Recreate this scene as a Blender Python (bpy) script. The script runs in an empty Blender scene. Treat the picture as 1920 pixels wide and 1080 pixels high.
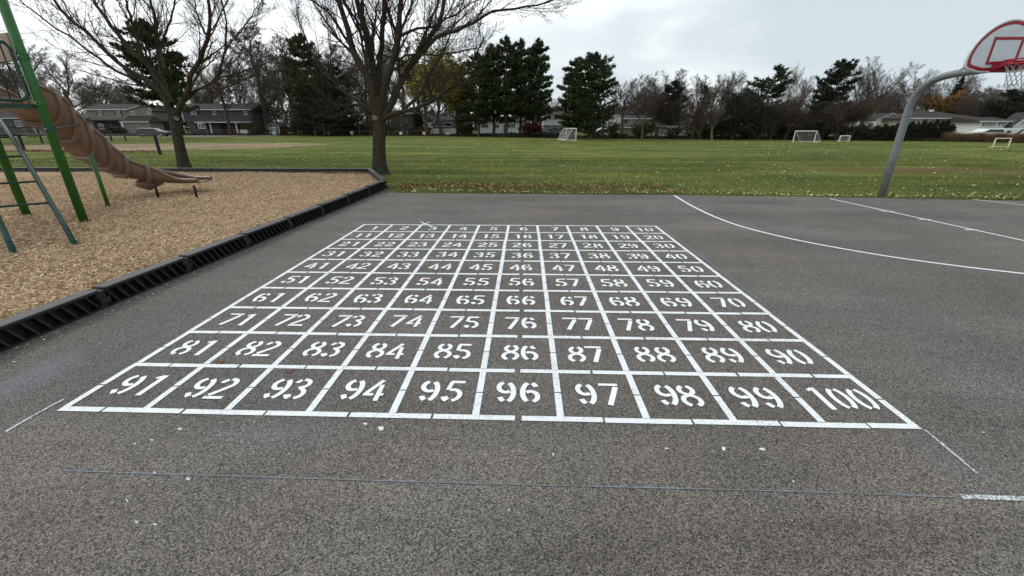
import bpy, math, random
import numpy as np
from mathutils import Vector, Matrix
rad = math.radians
S = bpy.context.scene
rng = np.random.default_rng(7)
random.seed(7)

# ------------------------------------------------------------------ camera
F_PX = 783.7                      # focal length in pixels of a 1920 px wide picture
CAM = np.array([3.054, -2.199, 1.753])
YAW, PITCH = -0.0315, 0.3682
cd = bpy.data.cameras.new("camera"); cam = bpy.data.objects.new("camera", cd)
S.collection.objects.link(cam); S.camera = cam
cd.sensor_width = 36; cd.lens = F_PX / 1920 * 36
cd.clip_start = 0.05; cd.clip_end = 2000
cam.location = CAM; cam.rotation_euler = (math.pi / 2 - PITCH, 0, -YAW)

# ------------------------------------------------------------------ sky, sun, exposure
SUN_EL, SUN_AZ = rad(42), rad(-50)      # azimuth from +y towards +x
w = bpy.data.worlds.new("World"); S.world = w; w.use_nodes = True
nt = w.node_tree; nt.nodes.clear()
def N(t, k, **kw):
    n = t.nodes.new(k)
    for a, b in kw.items(): setattr(n, a, b)
    return n
out = N(nt, 'ShaderNodeOutputWorld')
sky = N(nt, 'ShaderNodeTexSky', sky_type='NISHITA', sun_disc=False, sun_elevation=SUN_EL, sun_rotation=SUN_AZ)
bg1 = N(nt, 'ShaderNodeBackground'); bg1.inputs[1].default_value = 0.06
nt.links.new(sky.outputs[0], bg1.inputs[0])
tc = N(nt, 'ShaderNodeTexCoord')
mp = N(nt, 'ShaderNodeMapping'); mp.inputs['Scale'].default_value = (1.0, 1.0, 3.2)
nt.links.new(tc.outputs['Generated'], mp.inputs[0])
nz = N(nt, 'ShaderNodeTexNoise'); nz.inputs['Scale'].default_value = 2.3; nz.inputs['Detail'].default_value = 6; nz.inputs['Roughness'].default_value = .5; nz.inputs['Distortion'].default_value = .25
nt.links.new(mp.outputs[0], nz.inputs[0])
sx = N(nt, 'ShaderNodeSeparateXYZ'); nt.links.new(tc.outputs['Generated'], sx.inputs[0])
# thinner, brighter cloud towards the hidden sun on the left
ma = N(nt, 'ShaderNodeMath', operation='MULTIPLY_ADD'); ma.inputs[1].default_value = -0.30
nt.links.new(sx.outputs[0], ma.inputs[0]); nt.links.new(nz.outputs[0], ma.inputs[2])
cr = N(nt, 'ShaderNodeValToRGB')
cr.color_ramp.elements[0].position = .33; cr.color_ramp.elements[0].color = (.55, .62, .665, 1)
cr.color_ramp.elements[1].position = .70; cr.color_ramp.elements[1].color = (1.04, 1.07, 1.07, 1)
e = cr.color_ramp.elements.new(.47); e.color = (.70, .76, .775, 1)
nt.links.new(ma.outputs[0], cr.inputs[0])
bg2 = N(nt, 'ShaderNodeBackground'); bg2.inputs[1].default_value = 0.82
nt.links.new(cr.outputs[0], bg2.inputs[0])
mix = N(nt, 'ShaderNodeMixShader'); mix.inputs[0].default_value = .9
nt.links.new(bg1.outputs[0], mix.inputs[1]); nt.links.new(bg2.outputs[0], mix.inputs[2]); nt.links.new(mix.outputs[0], out.inputs[0])
sd = bpy.data.lights.new("sun", 'SUN'); sun = bpy.data.objects.new("sun", sd); S.collection.objects.link(sun)
sd.energy = 0.75; sd.angle = rad(18); sd.color = (1, .96, .9)
sv = Vector((math.sin(SUN_AZ) * math.cos(SUN_EL), math.cos(SUN_AZ) * math.cos(SUN_EL), math.sin(SUN_EL)))
sun.rotation_euler = sv.to_track_quat('Z', 'Y').to_euler()
S.view_settings.view_transform = 'Standard'; S.view_settings.look = 'None'
S.view_settings.exposure = 0.64; S.view_settings.gamma = 1

# ------------------------------------------------------------------ picture <-> place
_cy, _sy, _cp, _sp = math.cos(YAW), math.sin(YAW), math.cos(PITCH), math.sin(PITCH)
FW = np.array([_sy * _cp, _cy * _cp, -_sp]); RT = np.array([_cy, -_sy, 0]); UP = np.cross(RT, FW)
def ray(u, v): return FW * F_PX + RT * (u - 960) - UP * (v - 540)
def G(u, v, z=0.0):
    d = ray(u, v); return CAM + d * ((z - CAM[2]) / d[2])
def PY(u, v, Y):
    d = ray(u, v); return CAM + d * ((Y - CAM[1]) / d[1])
def PX(u, v, X):
    d = ray(u, v); return CAM + d * ((X - CAM[0]) / d[0])
def proj(p):
    d = np.asarray(p, float) - CAM; z = d @ FW
    return 960 + F_PX * (d @ RT) / z, 540 - F_PX * (d @ UP) / z
def ZAT(x, y, v):
    lo, hi = -3., 60.
    for _ in range(40):
        m = (lo + hi) / 2
        if proj((x, y, m))[1] > v: lo = m
        else: hi = m
    return lo
def edge_row(u): return float(np.interp(u, [0, 300, 560, 860, 950, 1100, 1300, 1500, 1700, 1920], [255, 254, 254, 255, 257, 260, 261, 261.5, 264, 268]))

# ------------------------------------------------------------------ materials
MATS = {}
def mat(name, col, rough=.8, var=.18, scale=6., bump=0., bscale=None, spec=.3, metal=0., col2=None, attr=False, detail=4, trans=0.):
    if name in MATS: return MATS[name]
    m = bpy.data.materials.new(name); m.use_nodes = True; t = m.node_tree
    b = t.nodes['Principled BSDF']; b.inputs['Roughness'].default_value = rough
    b.inputs['Specular IOR Level'].default_value = spec; b.inputs['Metallic'].default_value = metal
    co = N(t, 'ShaderNodeTexCoord')
    n = N(t, 'ShaderNodeTexNoise'); n.inputs['Scale'].default_value = scale; n.inputs['Detail'].default_value = detail
    t.links.new(co.outputs['Object'], n.inputs[0])
    r = N(t, 'ShaderNodeValToRGB'); r.color_ramp.elements[0].position = .3; r.color_ramp.elements[1].position = .7
    c2 = col2 if col2 else tuple(min(1, c * (1 + var)) for c in col)
    c1 = col if col2 else tuple(c * (1 - var) for c in col)
    r.color_ramp.elements[0].color = (*c1, 1); r.color_ramp.elements[1].color = (*c2, 1)
    t.links.new(n.outputs[0], r.inputs[0])
    src = r.outputs[0]
    if attr:
        a = N(t, 'ShaderNodeAttribute', attribute_name='Col')
        mx = N(t, 'ShaderNodeMix', data_type='RGBA', blend_type='MULTIPLY'); mx.inputs[0].default_value = 1
        t.links.new(src, mx.inputs[6]); t.links.new(a.outputs[0], mx.inputs[7]); src = mx.outputs[2]
    t.links.new(src, b.inputs['Base Color'])
    if bump:
        n2 = N(t, 'ShaderNodeTexNoise'); n2.inputs['Scale'].default_value = bscale or scale * 4; n2.inputs['Detail'].default_value = 5
        t.links.new(co.outputs['Object'], n2.inputs[0])
        bp = N(t, 'ShaderNodeBump'); bp.inputs['Strength'].default_value = bump; bp.inputs['Distance'].default_value = .02
        t.links.new(n2.outputs[0], bp.inputs['Height']); t.links.new(bp.outputs[0], b.inputs['Normal'])
    MATS[name] = m; return m

# ------------------------------------------------------------------ mesh helpers
class MB:
    """collects shapes for ONE mesh"""
    def __init__(s): s.v = []; s.f = []
    def add(s, vs, fs):
        o = len(s.v); s.v += [tuple(map(float, p)) for p in vs]; s.f += [tuple(i + o for i in f) for f in fs]; return s
    def box(s, x0, y0, z0, x1, y1, z1, M=None):
        vs = [(x0,y0,z0),(x1,y0,z0),(x1,y1,z0),(x0,y1,z0),(x0,y0,z1),(x1,y0,z1),(x1,y1,z1),(x0,y1,z1)]
        if M is not None: vs = [tuple(M @ Vector(p)) for p in vs]
        return s.add(vs, [(0,3,2,1),(4,5,6,7),(0,1,5,4),(1,2,6,5),(2,3,7,6),(3,0,4,7)])
    def tube(s, pts, r, n=10, cap=True, closed=False):
        pts = [Vector(map(float, p)) for p in pts]; k = len(pts)
        rs = r if hasattr(r, '__len__') else [r] * k
        vs = []; prev = None
        for i, p in enumerate(pts):
            if closed: t = (pts[(i + 1) % k] - pts[i - 1]).normalized()
            else: t = (pts[min(i + 1, k - 1)] - pts[max(i - 1, 0)]).normalized()
            if prev is None:
                a = Vector((0, 0, 1)) if abs(t.z) < .9 else Vector((1, 0, 0)); x = t.cross(a).normalized()
            else: x = (prev - t * prev.dot(t)).normalized()
            prev = x; y = t.cross(x)
            for j in range(n):
                A = 2 * math.pi * j / n; vs.append(p + (x * math.cos(A) + y * math.sin(A)) * rs[i])
        fs = []
        for i in range(k if closed else k - 1):
            for j in range(n):
                a = i * n + j; b = i * n + (j + 1) % n; i2 = (i + 1) % k
                fs.append((a, b, i2 * n + (j + 1) % n, i2 * n + j))
        if cap and not closed: fs += [tuple(range(n))[::-1], tuple(range((k - 1) * n, k * n))]
        return s.add(vs, fs)
    def prism(s, poly, y0, y1):
        """polygon in (x, z) pushed from y0 to y1"""
        n = len(poly); vs = [(x, y0, z) for x, z in poly] + [(x, y1, z) for x, z in poly]
        return s.add(vs, [tuple(range(n)), tuple(range(n, 2 * n))[::-1]] + [(i, i + n, (i + 1) % n + n, (i + 1) % n) for i in range(n)])
    def build(s, name, m, parent=None, smooth=False, bevel=0):
        me = bpy.data.meshes.new(name); me.from_pydata(s.v, [], s.f); me.update()
        if smooth: me.shade_smooth()
        o = link(name, me, m, parent)
        if bevel:
            b = o.modifiers.new('bevel', 'BEVEL'); b.width = bevel; b.segments = 2; b.limit_method = 'ANGLE'
        return o
def link(name, me, m, parent=None):
    o = bpy.data.objects.new(name, me); S.collection.objects.link(o)
    if m is not None:
        me.materials.append(m)
    if parent is not None: o.parent = parent
    return o
def tag(o, label=None, cat=None, group=None, kind=None):
    if label: o['label'] = label
    if cat: o['category'] = cat
    if group: o['group'] = group
    if kind: o['kind'] = kind
    return o
def thing(name, label, cat, loc=(0, 0, 0), rz=0., group=None):
    o = bpy.data.objects.new(name, None); S.collection.objects.link(o)
    o.location = loc; o.rotation_euler = (0, 0, rz); o.empty_display_size = .2
    return tag(o, label, cat, group)
def fastmesh(name, V, F, m, parent=None, col=None, smooth=False):
    """V (n,3), F (k,c) arrays with the same corner count c"""
    V = np.ascontiguousarray(V, np.float32); F = np.ascontiguousarray(F, np.int32)
    me = bpy.data.meshes.new(name); k, c = F.shape
    me.vertices.add(len(V)); me.vertices.foreach_set('co', V.ravel())
    me.loops.add(k * c); me.loops.foreach_set('vertex_index', F.ravel())
    me.polygons.add(k); me.polygons.foreach_set('loop_start', np.arange(0, k * c, c, dtype=np.int32))
    try: me.polygons.foreach_set('loop_total', np.full(k, c, np.int32))
    except Exception: pass
    me.update(calc_edges=True)
    if col is not None:
        a = me.color_attributes.new('Col', 'FLOAT_COLOR', 'POINT')
        c4 = np.ones((len(V), 4), np.float32); c4[:, :3] = col; a.data.foreach_set('color', c4.ravel())
    if smooth: me.shade_smooth()
    return link(name, me, m, parent)
def sheet(name, pts, z, m, kind='structure'):
    me = bpy.data.meshes.new(name); me.from_pydata([(p[0], p[1], z) for p in pts], [], [tuple(range(len(pts)))]); me.update()
    if me.polygons[0].normal.z < 0: me.flip_normals()
    return tag(link(name, me, m), kind=kind)

# ------------------------------------------------------------------ ground materials
def ground_mats():
    # asphalt: stones of about a centimetre in dark binder, brown and grey drift, chalk dust stains
    m = bpy.data.materials.new('asphalt'); m.use_nodes = True; t = m.node_tree; b = t.nodes['Principled BSDF']
    co = N(t, 'ShaderNodeTexCoord'); L = t.links.new
    def noise(s, d=4, src=None, rough=.5):
        n = N(t, 'ShaderNodeTexNoise'); n.inputs['Scale'].default_value = s; n.inputs['Detail'].default_value = d; n.inputs['Roughness'].default_value = rough
        L(src or co.outputs['Object'], n.inputs[0]); return n.outputs[0]
    def ramp(src, a, b_, p0=.3, p1=.7):
        r = N(t, 'ShaderNodeValToRGB'); r.color_ramp.elements[0].position = p0; r.color_ramp.elements[1].position = p1
        r.color_ramp.elements[0].color = (*a, 1); r.color_ramp.elements[1].color = (*b_, 1); L(src, r.inputs[0]); return r.outputs[0]
    def mixc(f, a, b_, mode='MIX'):
        x = N(t, 'ShaderNodeMix', data_type='RGBA', blend_type=mode)
        if isinstance(f, float): x.inputs[0].default_value = f
        else: L(f, x.inputs[0])
        for s, i in ((a, 6), (b_, 7)):
            if isinstance(s, tuple): x.inputs[i].default_value = (*s, 1)
            else: L(s, x.inputs[i])
        return x.outputs[2]
    drift = noise(.55, 5, rough=.6)
    base = ramp(drift, (.116, .111, .106), (.156, .146, .137), .32, .68)
    vo = N(t, 'ShaderNodeTexVoronoi'); vo.inputs['Scale'].default_value = 165; L(co.outputs['Object'], vo.inputs['Vector'])
    hs = N(t, 'ShaderNodeSeparateColor'); L(vo.outputs['Color'], hs.inputs[0])
    stone = ramp(hs.outputs[0], (.34, .34, .34), (1.78, 1.74, 1.68), .05, 1.0)
    c = mixc(1.0, base, stone, 'MULTIPLY')
    fine = ramp(noise(170, 2, rough=.8), (.42, .42, .42), (1.6, 1.6, 1.6), .36, .64)
    c = mixc(1.0, c, fine, 'MULTIPLY')
    streak = N(t, 'ShaderNodeMapping'); streak.inputs['Scale'].default_value = (.16, 1.1, 1); streak.inputs['Rotation'].default_value = (0, 0, .25); L(co.outputs['Object'], streak.inputs[0])
    st = ramp(noise(1.1, 4, streak.outputs[0], .6), (.86, .86, .86), (1.11, 1.10, 1.09), .35, .65)
    c = mixc(1.0, c, st, 'MULTIPLY')
    # chalk dust stains left on the surface
    sep = N(t, 'ShaderNodeSeparateXYZ'); L(co.outputs['Object'], sep.inputs[0])
    tot = None
    for (u, v, rx, ry, a) in [(50, 712, .22, .45, .40), (520, 815, .5, .10, .16), (800, 415, .9, .25, .22), (1000, 415, 1.3, .15, .12), (700, 418, .5, .2, .22), (250, 665, .06, .6, .12), (480, 545, .05, 2.2, .13), (1780, 860, .2, .3, .1)]:
        p = G(u, v)
        vm = N(t, 'ShaderNodeVectorMath', operation='SUBTRACT'); vm.inputs[1].default_value = tuple(p); L(co.outputs['Object'], vm.inputs[0])
        vs = N(t, 'ShaderNodeVectorMath', operation='MULTIPLY'); vs.inputs[1].default_value = (1 / rx, 1 / ry, 0); L(vm.outputs[0], vs.inputs[0])
        ln = N(t, 'ShaderNodeVectorMath', operation='LENGTH'); L(vs.outputs[0], ln.inputs[0])
        mr = N(t, 'ShaderNodeMapRange', interpolation_type='SMOOTHSTEP'); mr.inputs[1].default_value = 1.4; mr.inputs[2].default_value = 0; mr.inputs[3].default_value = 0; mr.inputs[4].default_value = a
        L(ln.outputs['Value'], mr.inputs[0])
        if tot is None: tot = mr.outputs[0]
        else:
            ad = N(t, 'ShaderNodeMath', operation='MAXIMUM'); L(tot, ad.inputs[0]); L(mr.outputs[0], ad.inputs[1]); tot = ad.outputs[0]
    mu = N(t, 'ShaderNodeMath', operation='MULTIPLY'); L(tot, mu.inputs[0]); L(ramp(noise(9, 5), (.45, .45, .45), (1.2, 1.2, 1.2)), mu.inputs[1])
    c = mixc(mu.outputs[0], c, (.22, .24, .32))
    # damp looking darker drift marks on the court
    rotm = N(t, 'ShaderNodeMapping'); rotm.inputs['Rotation'].default_value = (0, 0, .62); rotm.inputs['Scale'].default_value = (.22, 1.5, 1); L(co.outputs['Object'], rotm.inputs[0])
    dk_ = ramp(noise(.9, 4, rotm.outputs[0], .65), (1, 1, 1), (.80, .79, .79), .56, .70)
    c = mixc(1.0, c, dk_, 'MULTIPLY')
    warm = ramp(noise(.35, 3), (.98, 1.0, 1.02), (1.04, 1.0, .97), .4, .6)
    c = mixc(1.0, c, warm, 'MULTIPLY')
    L(c, b.inputs['Base Color']); b.inputs['Roughness'].default_value = .88; b.inputs['Specular IOR Level'].default_value = .25
    bp = N(t, 'ShaderNodeBump'); bp.inputs['Strength'].default_value = .7; bp.inputs['Distance'].default_value = .006; L(vo.outputs['Distance'], bp.inputs['Height']); L(bp.outputs[0], b.inputs['Normal'])
    MATS['asphalt'] = m
    # paint: white, worn through over the stones of the asphalt
    for nm, wear, colr in (('white_paint', .335, (.80, .83, .85)), ('fresh_paint', .30, (.84, .86, .87)), ('chalk', .47, (.66, .70, .75)), ('faint_chalk', .50, (.26, .29, .42))):
        m = bpy.data.materials.new(nm); m.use_nodes = True; t = m.node_tree; b = t.nodes['Principled BSDF']; L = t.links.new
        co = N(t, 'ShaderNodeTexCoord')
        n1 = noise(95, 3, rough=.7); n2 = noise(2.3, 3)
        ad = N(t, 'ShaderNodeMath', operation='MULTIPLY_ADD'); ad.inputs[1].default_value = .25; L(n2, ad.inputs[0]); L(n1, ad.inputs[2])
        fac = ramp(ad.outputs[0], (0, 0, 0), (1, 1, 1), wear + .10, wear + .22)
        tone = ramp(noise(14, 4), tuple(x * .9 for x in colr), tuple(min(1, x * 1.05) for x in colr))
        c = mixc(fac, (.14, .132, .124), tone)
        L(c, b.inputs['Base Color']); b.inputs['Roughness'].default_value = .7
        bp = N(t, 'ShaderNodeBump'); bp.inputs['Strength'].default_value = .4; bp.inputs['Distance'].default_value = .004; L(n1, bp.inputs['Height']); L(bp.outputs[0], b.inputs['Normal'])
        MATS[nm] = m
    # grass field
    m = bpy.data.materials.new('lawn'); m.use_nodes = True; t = m.node_tree; b = t.nodes['Principled BSDF']; L = t.links.new
    co = N(t, 'ShaderNodeTexCoord')
    mpp = N(t, 'ShaderNodeMapping'); mpp.inputs['Scale'].default_value = (.05, .42, 1); L(co.outputs['Object'], mpp.inputs[0])
    bands = ramp(noise(1.3, 5, mpp.outputs[0], .6), (.060, .086, .024), (.150, .178, .052), .36, .64)
    patch = ramp(noise(.35, 5, rough=.6), (.78, .80, .76), (1.25, 1.16, 1.12), .35, .65)
    c = mixc(1.0, bands, patch, 'MULTIPLY')
    gr = ramp(noise(9, 5, rough=.75), (.48, .54, .48), (1.5, 1.44, 1.4), .35, .65)
    c = mixc(1.0, c, gr, 'MULTIPLY')
    gr2 = ramp(noise(60, 3, rough=.8), (.5, .5, .5), (1.5, 1.5, 1.45), .36, .64)
    c = mixc(1.0, c, gr2, 'MULTIPLY')
    # worn reddish earth near the far right edge of the asphalt
    sep = N(t, 'ShaderNodeSeparateXYZ'); L(co.outputs['Object'], sep.inputs[0])
    p = G(1840, 322)
    vm = N(t, 'ShaderNodeVectorMath', operation='SUBTRACT'); vm.inputs[1].default_value = tuple(p); L(co.outputs['Object'], vm.inputs[0])
    vs = N(t, 'ShaderNodeVectorMath', operation='MULTIPLY'); vs.inputs[1].default_value = (1 / 9, 1 / 2.2, 0); L(vm.outputs[0], vs.inputs[0])
    ln = N(t, 'ShaderNodeVectorMath', operation='LENGTH'); L(vs.outputs[0], ln.inputs[0])
    mr = N(t, 'ShaderNodeMapRange', interpolation_type='SMOOTHSTEP'); mr.inputs[1].default_value = 1.3; mr.inputs[2].default_value = .2; mr.inputs[3].default_value = 0; mr.inputs[4].default_value = .75; L(ln.outputs['Value'], mr.inputs[0])
    mu = N(t, 'ShaderNodeMath', operation='MULTIPLY'); L(mr.outputs[0], mu.inputs[0]); L(ramp(noise(1.2, 6, mpp.outputs[0], .7), (.1, .1, .1), (1.3, 1.3, 1.3), .35, .6), mu.inputs[1])
    c = mixc(mu.outputs[0], c, (.125, .078, .042))
    L(c, b.inputs['Base Color']); b.inputs['Roughness'].default_value = 1; b.inputs['Specular IOR Level'].default_value = .05
    bp = N(t, 'ShaderNodeBump'); bp.inputs['Strength'].default_value = .5; bp.inputs['Distance'].default_value = .03; L(noise(35, 4), bp.inputs['Height']); L(bp.outputs[0], b.inputs['Normal'])
    MATS['lawn'] = m
    # wood chips underlay
    m = bpy.data.materials.new('woodchip_bed'); m.use_nodes = True; t = m.node_tree; b = t.nodes['Principled BSDF']; L = t.links.new
    co = N(t, 'ShaderNodeTexCoord')
    ns = N(t, 'ShaderNodeTexNoise'); ns.inputs['Scale'].default_value = 14; L(co.outputs['Object'], ns.inputs[0])
    vo = N(t, 'ShaderNodeTexVoronoi'); vo.inputs['Scale'].default_value = 60; L(co.outputs['Object'], vo.inputs['Vector'])
    hs = N(t, 'ShaderNodeSeparateColor'); L(vo.outputs['Color'], hs.inputs[0])
    c = mixc(1.0, ramp(hs.outputs[0], (.28, .19, .115), (.58, .43, .28), 0, 1), ramp(noise(1.2, 5), (.75, .73, .7), (1.1, 1.1, 1.1)), 'MULTIPLY')
    L(c, b.inputs['Base Color']); b.inputs['Roughness'].default_value = .95; b.inputs['Specular IOR Level'].default_value = .1
    bp = N(t, 'ShaderNodeBump'); bp.inputs['Strength'].default_value = 1; bp.inputs['Distance'].default_value = .02; L(vo.outputs['Distance'], bp.inputs['Height']); L(bp.outputs[0], b.inputs['Normal'])
    MATS['woodchip_bed'] = m
ground_mats()

# ------------------------------------------------------------------ ground, asphalt, play area, dirt, street
ZM = 0.14                                             # top of the wood chips
me = bpy.data.meshes.new('ground'); me.from_pydata([(-700, -60, 0), (700, -60, 0), (700, 900, 0), (-700, 900, 0)], [], [(0, 1, 2, 3)]); me.update()
tag(link('ground', me, MATS['lawn']), kind='structure')
AE = [G(740, 362), G(1260, 366), G(1640, 371), G(1920, 377)]     # far edge of the asphalt
edge_pts = []
for a, b_ in zip(AE[:-1], AE[1:]):
    for k in range(14):
        p = a + (b_ - a) * k / 14; edge_pts.append((p[0], p[1] + rng.normal() * .025))
edge_pts.append((AE[-1][0], AE[-1][1])); dx = (AE[-1] - AE[0]) / np.linalg.norm(AE[-1] - AE[0])
edge_pts.append(tuple((AE[-1] + dx * 14)[:2]))
BC = G(732, 352)                                      # outer corner of the black border
asph = [(-2.4, -12), (22, -12), (30, -12)] + [edge_pts[-1]] + edge_pts[::-1][1:] + [(BC[0] + .05, BC[1] - .1), (-2.0, 6), (-2.4, 0)]
sheet('asphalt', asph, .004, MATS['asphalt'])
B0 = np.array([-1.30, -1.6]); Bc = np.array([-1.08, 10.45]); Bd = np.array([G(698, 330)[0], G(698, 330)[1]]); Be = np.array([-19.5, 14.1])
mul = [B0 + (-.12, 0), Bc + (-.12, 0), Bd + (0, -.12), Be + (0, -.12), np.array([-19.5, -1.6])]
sheet('woodchip_ground', mul, ZM - .01, MATS['woodchip_bed'])
dirt_m = mat('infield_dirt', (.20, .15, .095), 1, .0, .22, .3, 8, .05, col2=(.31, .235, .155))
dp = [G(u, v) for u, v in [(0, 272), (200, 270.5), (330, 269), (480, 268.3), (600, 269), (628, 270.5), (585, 273.5), (500, 277), (400, 280), (300, 281.5), (200, 283), (120, 284), (0, 284)]]
dn = []
for i, p in enumerate(dp):
    q = dp[(i + 1) % len(dp)]
    for k in range(5):
        s = p + (q - p) * k / 5; dn.append((s[0] + rng.normal() * .25, s[1] + rng.normal() * .35))
sheet('infield_dirt', dn, .004, dirt_m)
conc = mat('concrete', (.25, .24, .22), .9, .12, 1.5, .1)
road_m = mat('street_asphalt', (.16, .155, .15), .9, .12, .8, .1)
sheet('street', [(-260, 84), (-48, 84), (-48, 93), (-260, 93)], .006, road_m)
sheet('sidewalk', [(-260, 78), (-52, 78), (-52, 80), (-260, 80)], .008, conc)
MB().box(-260, 93, 0, -48, 93.25, .13).build('kerb', conc)['kind'] = 'structure'
sheet('driveway', [(-98, 93.3), (-84, 93.3), (-84, 108), (-98, 108)], .010, conc)

# ------------------------------------------------------------------ painted number chart
HM = np.array([[.546346, -.002155, .006327], [-.000409, .557659, .005292], [-.000606, -.000519, 1]])
def CH(u, v):
    q = HM @ np.array([u, v, 1]); return q[:2] / q[2]
chart = thing('number_chart', 'white painted hundred chart grid numbered 1 to 100 on the dark asphalt', 'painted chart')
gl = MB(); LW = .0425
def quad(mb, u0, v0, u1, v1, z):
    p = [CH(u0, v0), CH(u1, v0), CH(u1, v1), CH(u0, v1)]
    mb.add([(*q, z) for q in p], [(0, 1, 2, 3)])
for j in range(11):
    cuts = [-LW]
    for i in range(10):
        g = .040 if i == 5 else .011 + .006 * rng.random()
        mid = i + .5 + rng.normal() * .012
        cuts += [mid - g, mid + g]
    cuts.append(10 + LW)
    for a in range(0, len(cuts), 2):
        jt = rng.normal() * .004
        quad(gl, cuts[a], j - LW + jt, cuts[a + 1], j + LW + jt, .008)
for i in range(11):
    for j in range(10):
        g = .010; mid = j + .5 + rng.normal() * .01; jt = rng.normal() * .004
        quad(gl, i - LW + jt, j + LW + .004, i + LW + jt, mid - g, .0082); quad(gl, i - LW + jt, mid + g, i + LW + jt, j + 1 - LW - .004, .0082)
gl.build('grid_line', MATS['white_paint'], chart)
def arc(cx, cy, rx, ry, a0, a1, n=12):
    return [(cx + rx * math.cos(rad(a0 + (a1 - a0) * k / n)), cy + ry * math.sin(rad(a0 + (a1 - a0) * k / n))) for k in range(n + 1)]
s6 = [(arc(.25, .5, .185, .44, 107, 252), .135), (arc(.25, .5, .19, .44, 72, 34, 5), .135), (arc(.27, .29, .18, .235, 128, -70), .13)]
DIG = {
 '0': [(arc(.25, .5, .19, .44, 109, 251), .135), (arc(.25, .5, .185, .44, 71, -71), .135)],
 '1': [([(.3, .98), (.3, 0)], .15), ([(.12, .83), (.25, .93)], .10)],
 '2': [(arc(.24, .73, .175, .21, 175, 118, 5), .13), (arc(.25, .73, .18, .21, 100, -30, 8) + [(.22, .36), (.07, .165)], .13), ([(0, .06), (.5, .06)], .12)],
 '3': [(arc(.23, .75, .17, .19, 172, 118, 5), .12), (arc(.23, .75, .18, .19, 98, -70, 9) + [(.2, .53)], .12), (arc(.23, .28, .2, .225, 76, -76), .125), (arc(.23, .28, .19, .22, -112, -165, 5), .17)],
 '4': [([(.36, .97), (.06, .33)], .12), ([(.0, .28), (.26, .28)], .11), ([(.385, .74), (.385, 0)], .12), ([(.445, .28), (.52, .28)], .11)],
 '5': [([(.10, .94), (.47, .94)], .12), ([(.13, .94), (.09, .55)], .115), (arc(.24, .31, .2, .25, 118, -78), .125), (arc(.24, .31, .19, .25, -112, -162, 5), .17)],
 '6': s6,
 '7': [([(.0, .94), (.5, .94)], .115), ([(.43, .83), (.18, 0)], .14)],
 '8': [(arc(.25, .75, .165, .195, 110, 256, 9) + arc(.24, .275, .195, .22, 100, 250, 9), .125), (arc(.25, .75, .165, .195, 70, -76, 9) + arc(.26, .275, .195, .22, 80, -70, 9), .125)],
 '9': [([(.5 - x, 1 - y) for x, y in p], w_) for p, w_ in s6],
}
def stroke(mb, pts, wd, fn, z):
    L_, R_ = [], []
    n = len(pts)
    for i, (x, y) in enumerate(pts):
        x0, y0 = pts[max(i - 1, 0)]; x1, y1 = pts[min(i + 1, n - 1)]
        dx_, dy_ = x1 - x0, y1 - y0; l = math.hypot(dx_, dy_) or 1; nx, ny = -dy_ / l * wd / 2, dx_ / l * wd / 2
        L_.append(fn(x + nx, y + ny)); R_.append(fn(x - nx, y - ny))
    vs = [(*p, z) for p in L_] + [(*p, z) for p in R_]
    mb.add(vs, [(i + n, i + 1 + n, i + 1, i) for i in range(n - 1)])
for num in range(1, 101):
    r0, c0 = (num - 1) // 10, (num - 1) % 10; txt = str(num); mb = MB(); sc = .455
    adv = .295; wtot = adv * (len(txt) - 1) + .225
    stx = 1.10
    if num == 100: adv = .255; stx = .98; wtot = adv * 2 + .225 - .02
    x0 = c0 + .5 - wtot / 2 + rng.normal() * .012 + (.03 if num < 10 else 0); y0 = 9 - r0 + .27 + rng.normal() * .008
    for k, ch in enumerate(txt):
        wob = rng.normal() * .006; tl = rng.normal() * .012
        for q, (pts, wd) in enumerate(DIG[ch]):
            fn = lambda x, y: CH(x0 + k * adv + (x - .25) * sc * stx + .114 + y * tl, y0 + wob + y * sc)
            stroke(mb, pts, wd, fn, .008 + .0005 * q)
    tag(mb.build('painted_number', MATS['fresh_paint'], chart), 'stencilled white number %d' % num)

def ground_line(name, px, wd, m, label, cat, z=.008, extra=(), group=None, smooth=True):
    P_ = [G(u, v)[:2] for u, v in px]; mb = MB()
    if smooth and len(P_) > 2:
        Q = []
        for i in range(len(P_) - 1):
            p0, p1, p2, p3 = P_[max(i - 1, 0)], P_[i], P_[i + 1], P_[min(i + 2, len(P_) - 1)]
            for k in range(8):
                s = k / 8; Q.append(.5 * ((2 * p1) + (-p0 + p2) * s + (2 * p0 - 5 * p1 + 4 * p2 - p3) * s * s + (-p0 + 3 * p1 - 3 * p2 + p3) * s ** 3))
        P_ = Q + [P_[-1]]
    stroke(mb, [tuple(p) for p in P_], wd, lambda x, y: (x, y), z)
    for k, (a, b_) in enumerate(extra):
        stroke(mb, [tuple(G(*a)[:2]), tuple(G(*b_)[:2])], wd, lambda x, y: (x, y), z + .0006 * (k + 1))
    o = mb.build(name, m); return tag(o, label, cat, group)
ground_line('court_line', [(1264, 367), (1300, 388), (1345, 409), (1400, 428), (1500, 452), (1650, 479), (1800, 500), (1925, 514.5)], .055, MATS['fresh_paint'], 'long curved white three point line sweeping right from the lawn edge', 'court line')
ground_line('court_line', [(1556, 373), (1925, 453)], .05, MATS['fresh_paint'], 'straight white lane line crossed by short hash marks beside the hoop post', 'court line', extra=[((1650, 396), (1677, 397.5)), ((1722, 412), (1745, 412.5)), ((1808, 431.5), (1832, 432))], smooth=False)
ground_line('court_line', [(1822, 374), (1925, 385.5)], .05, MATS['fresh_paint'], 'short white lane line at the far right edge of the court', 'court line', smooth=False)
ground_line('chalk_line', [(12, 811), (60, 783), (122, 749)], .02, MATS['chalk'], 'thin white chalk line left of the chart bottom corner', 'chalk line')
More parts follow.
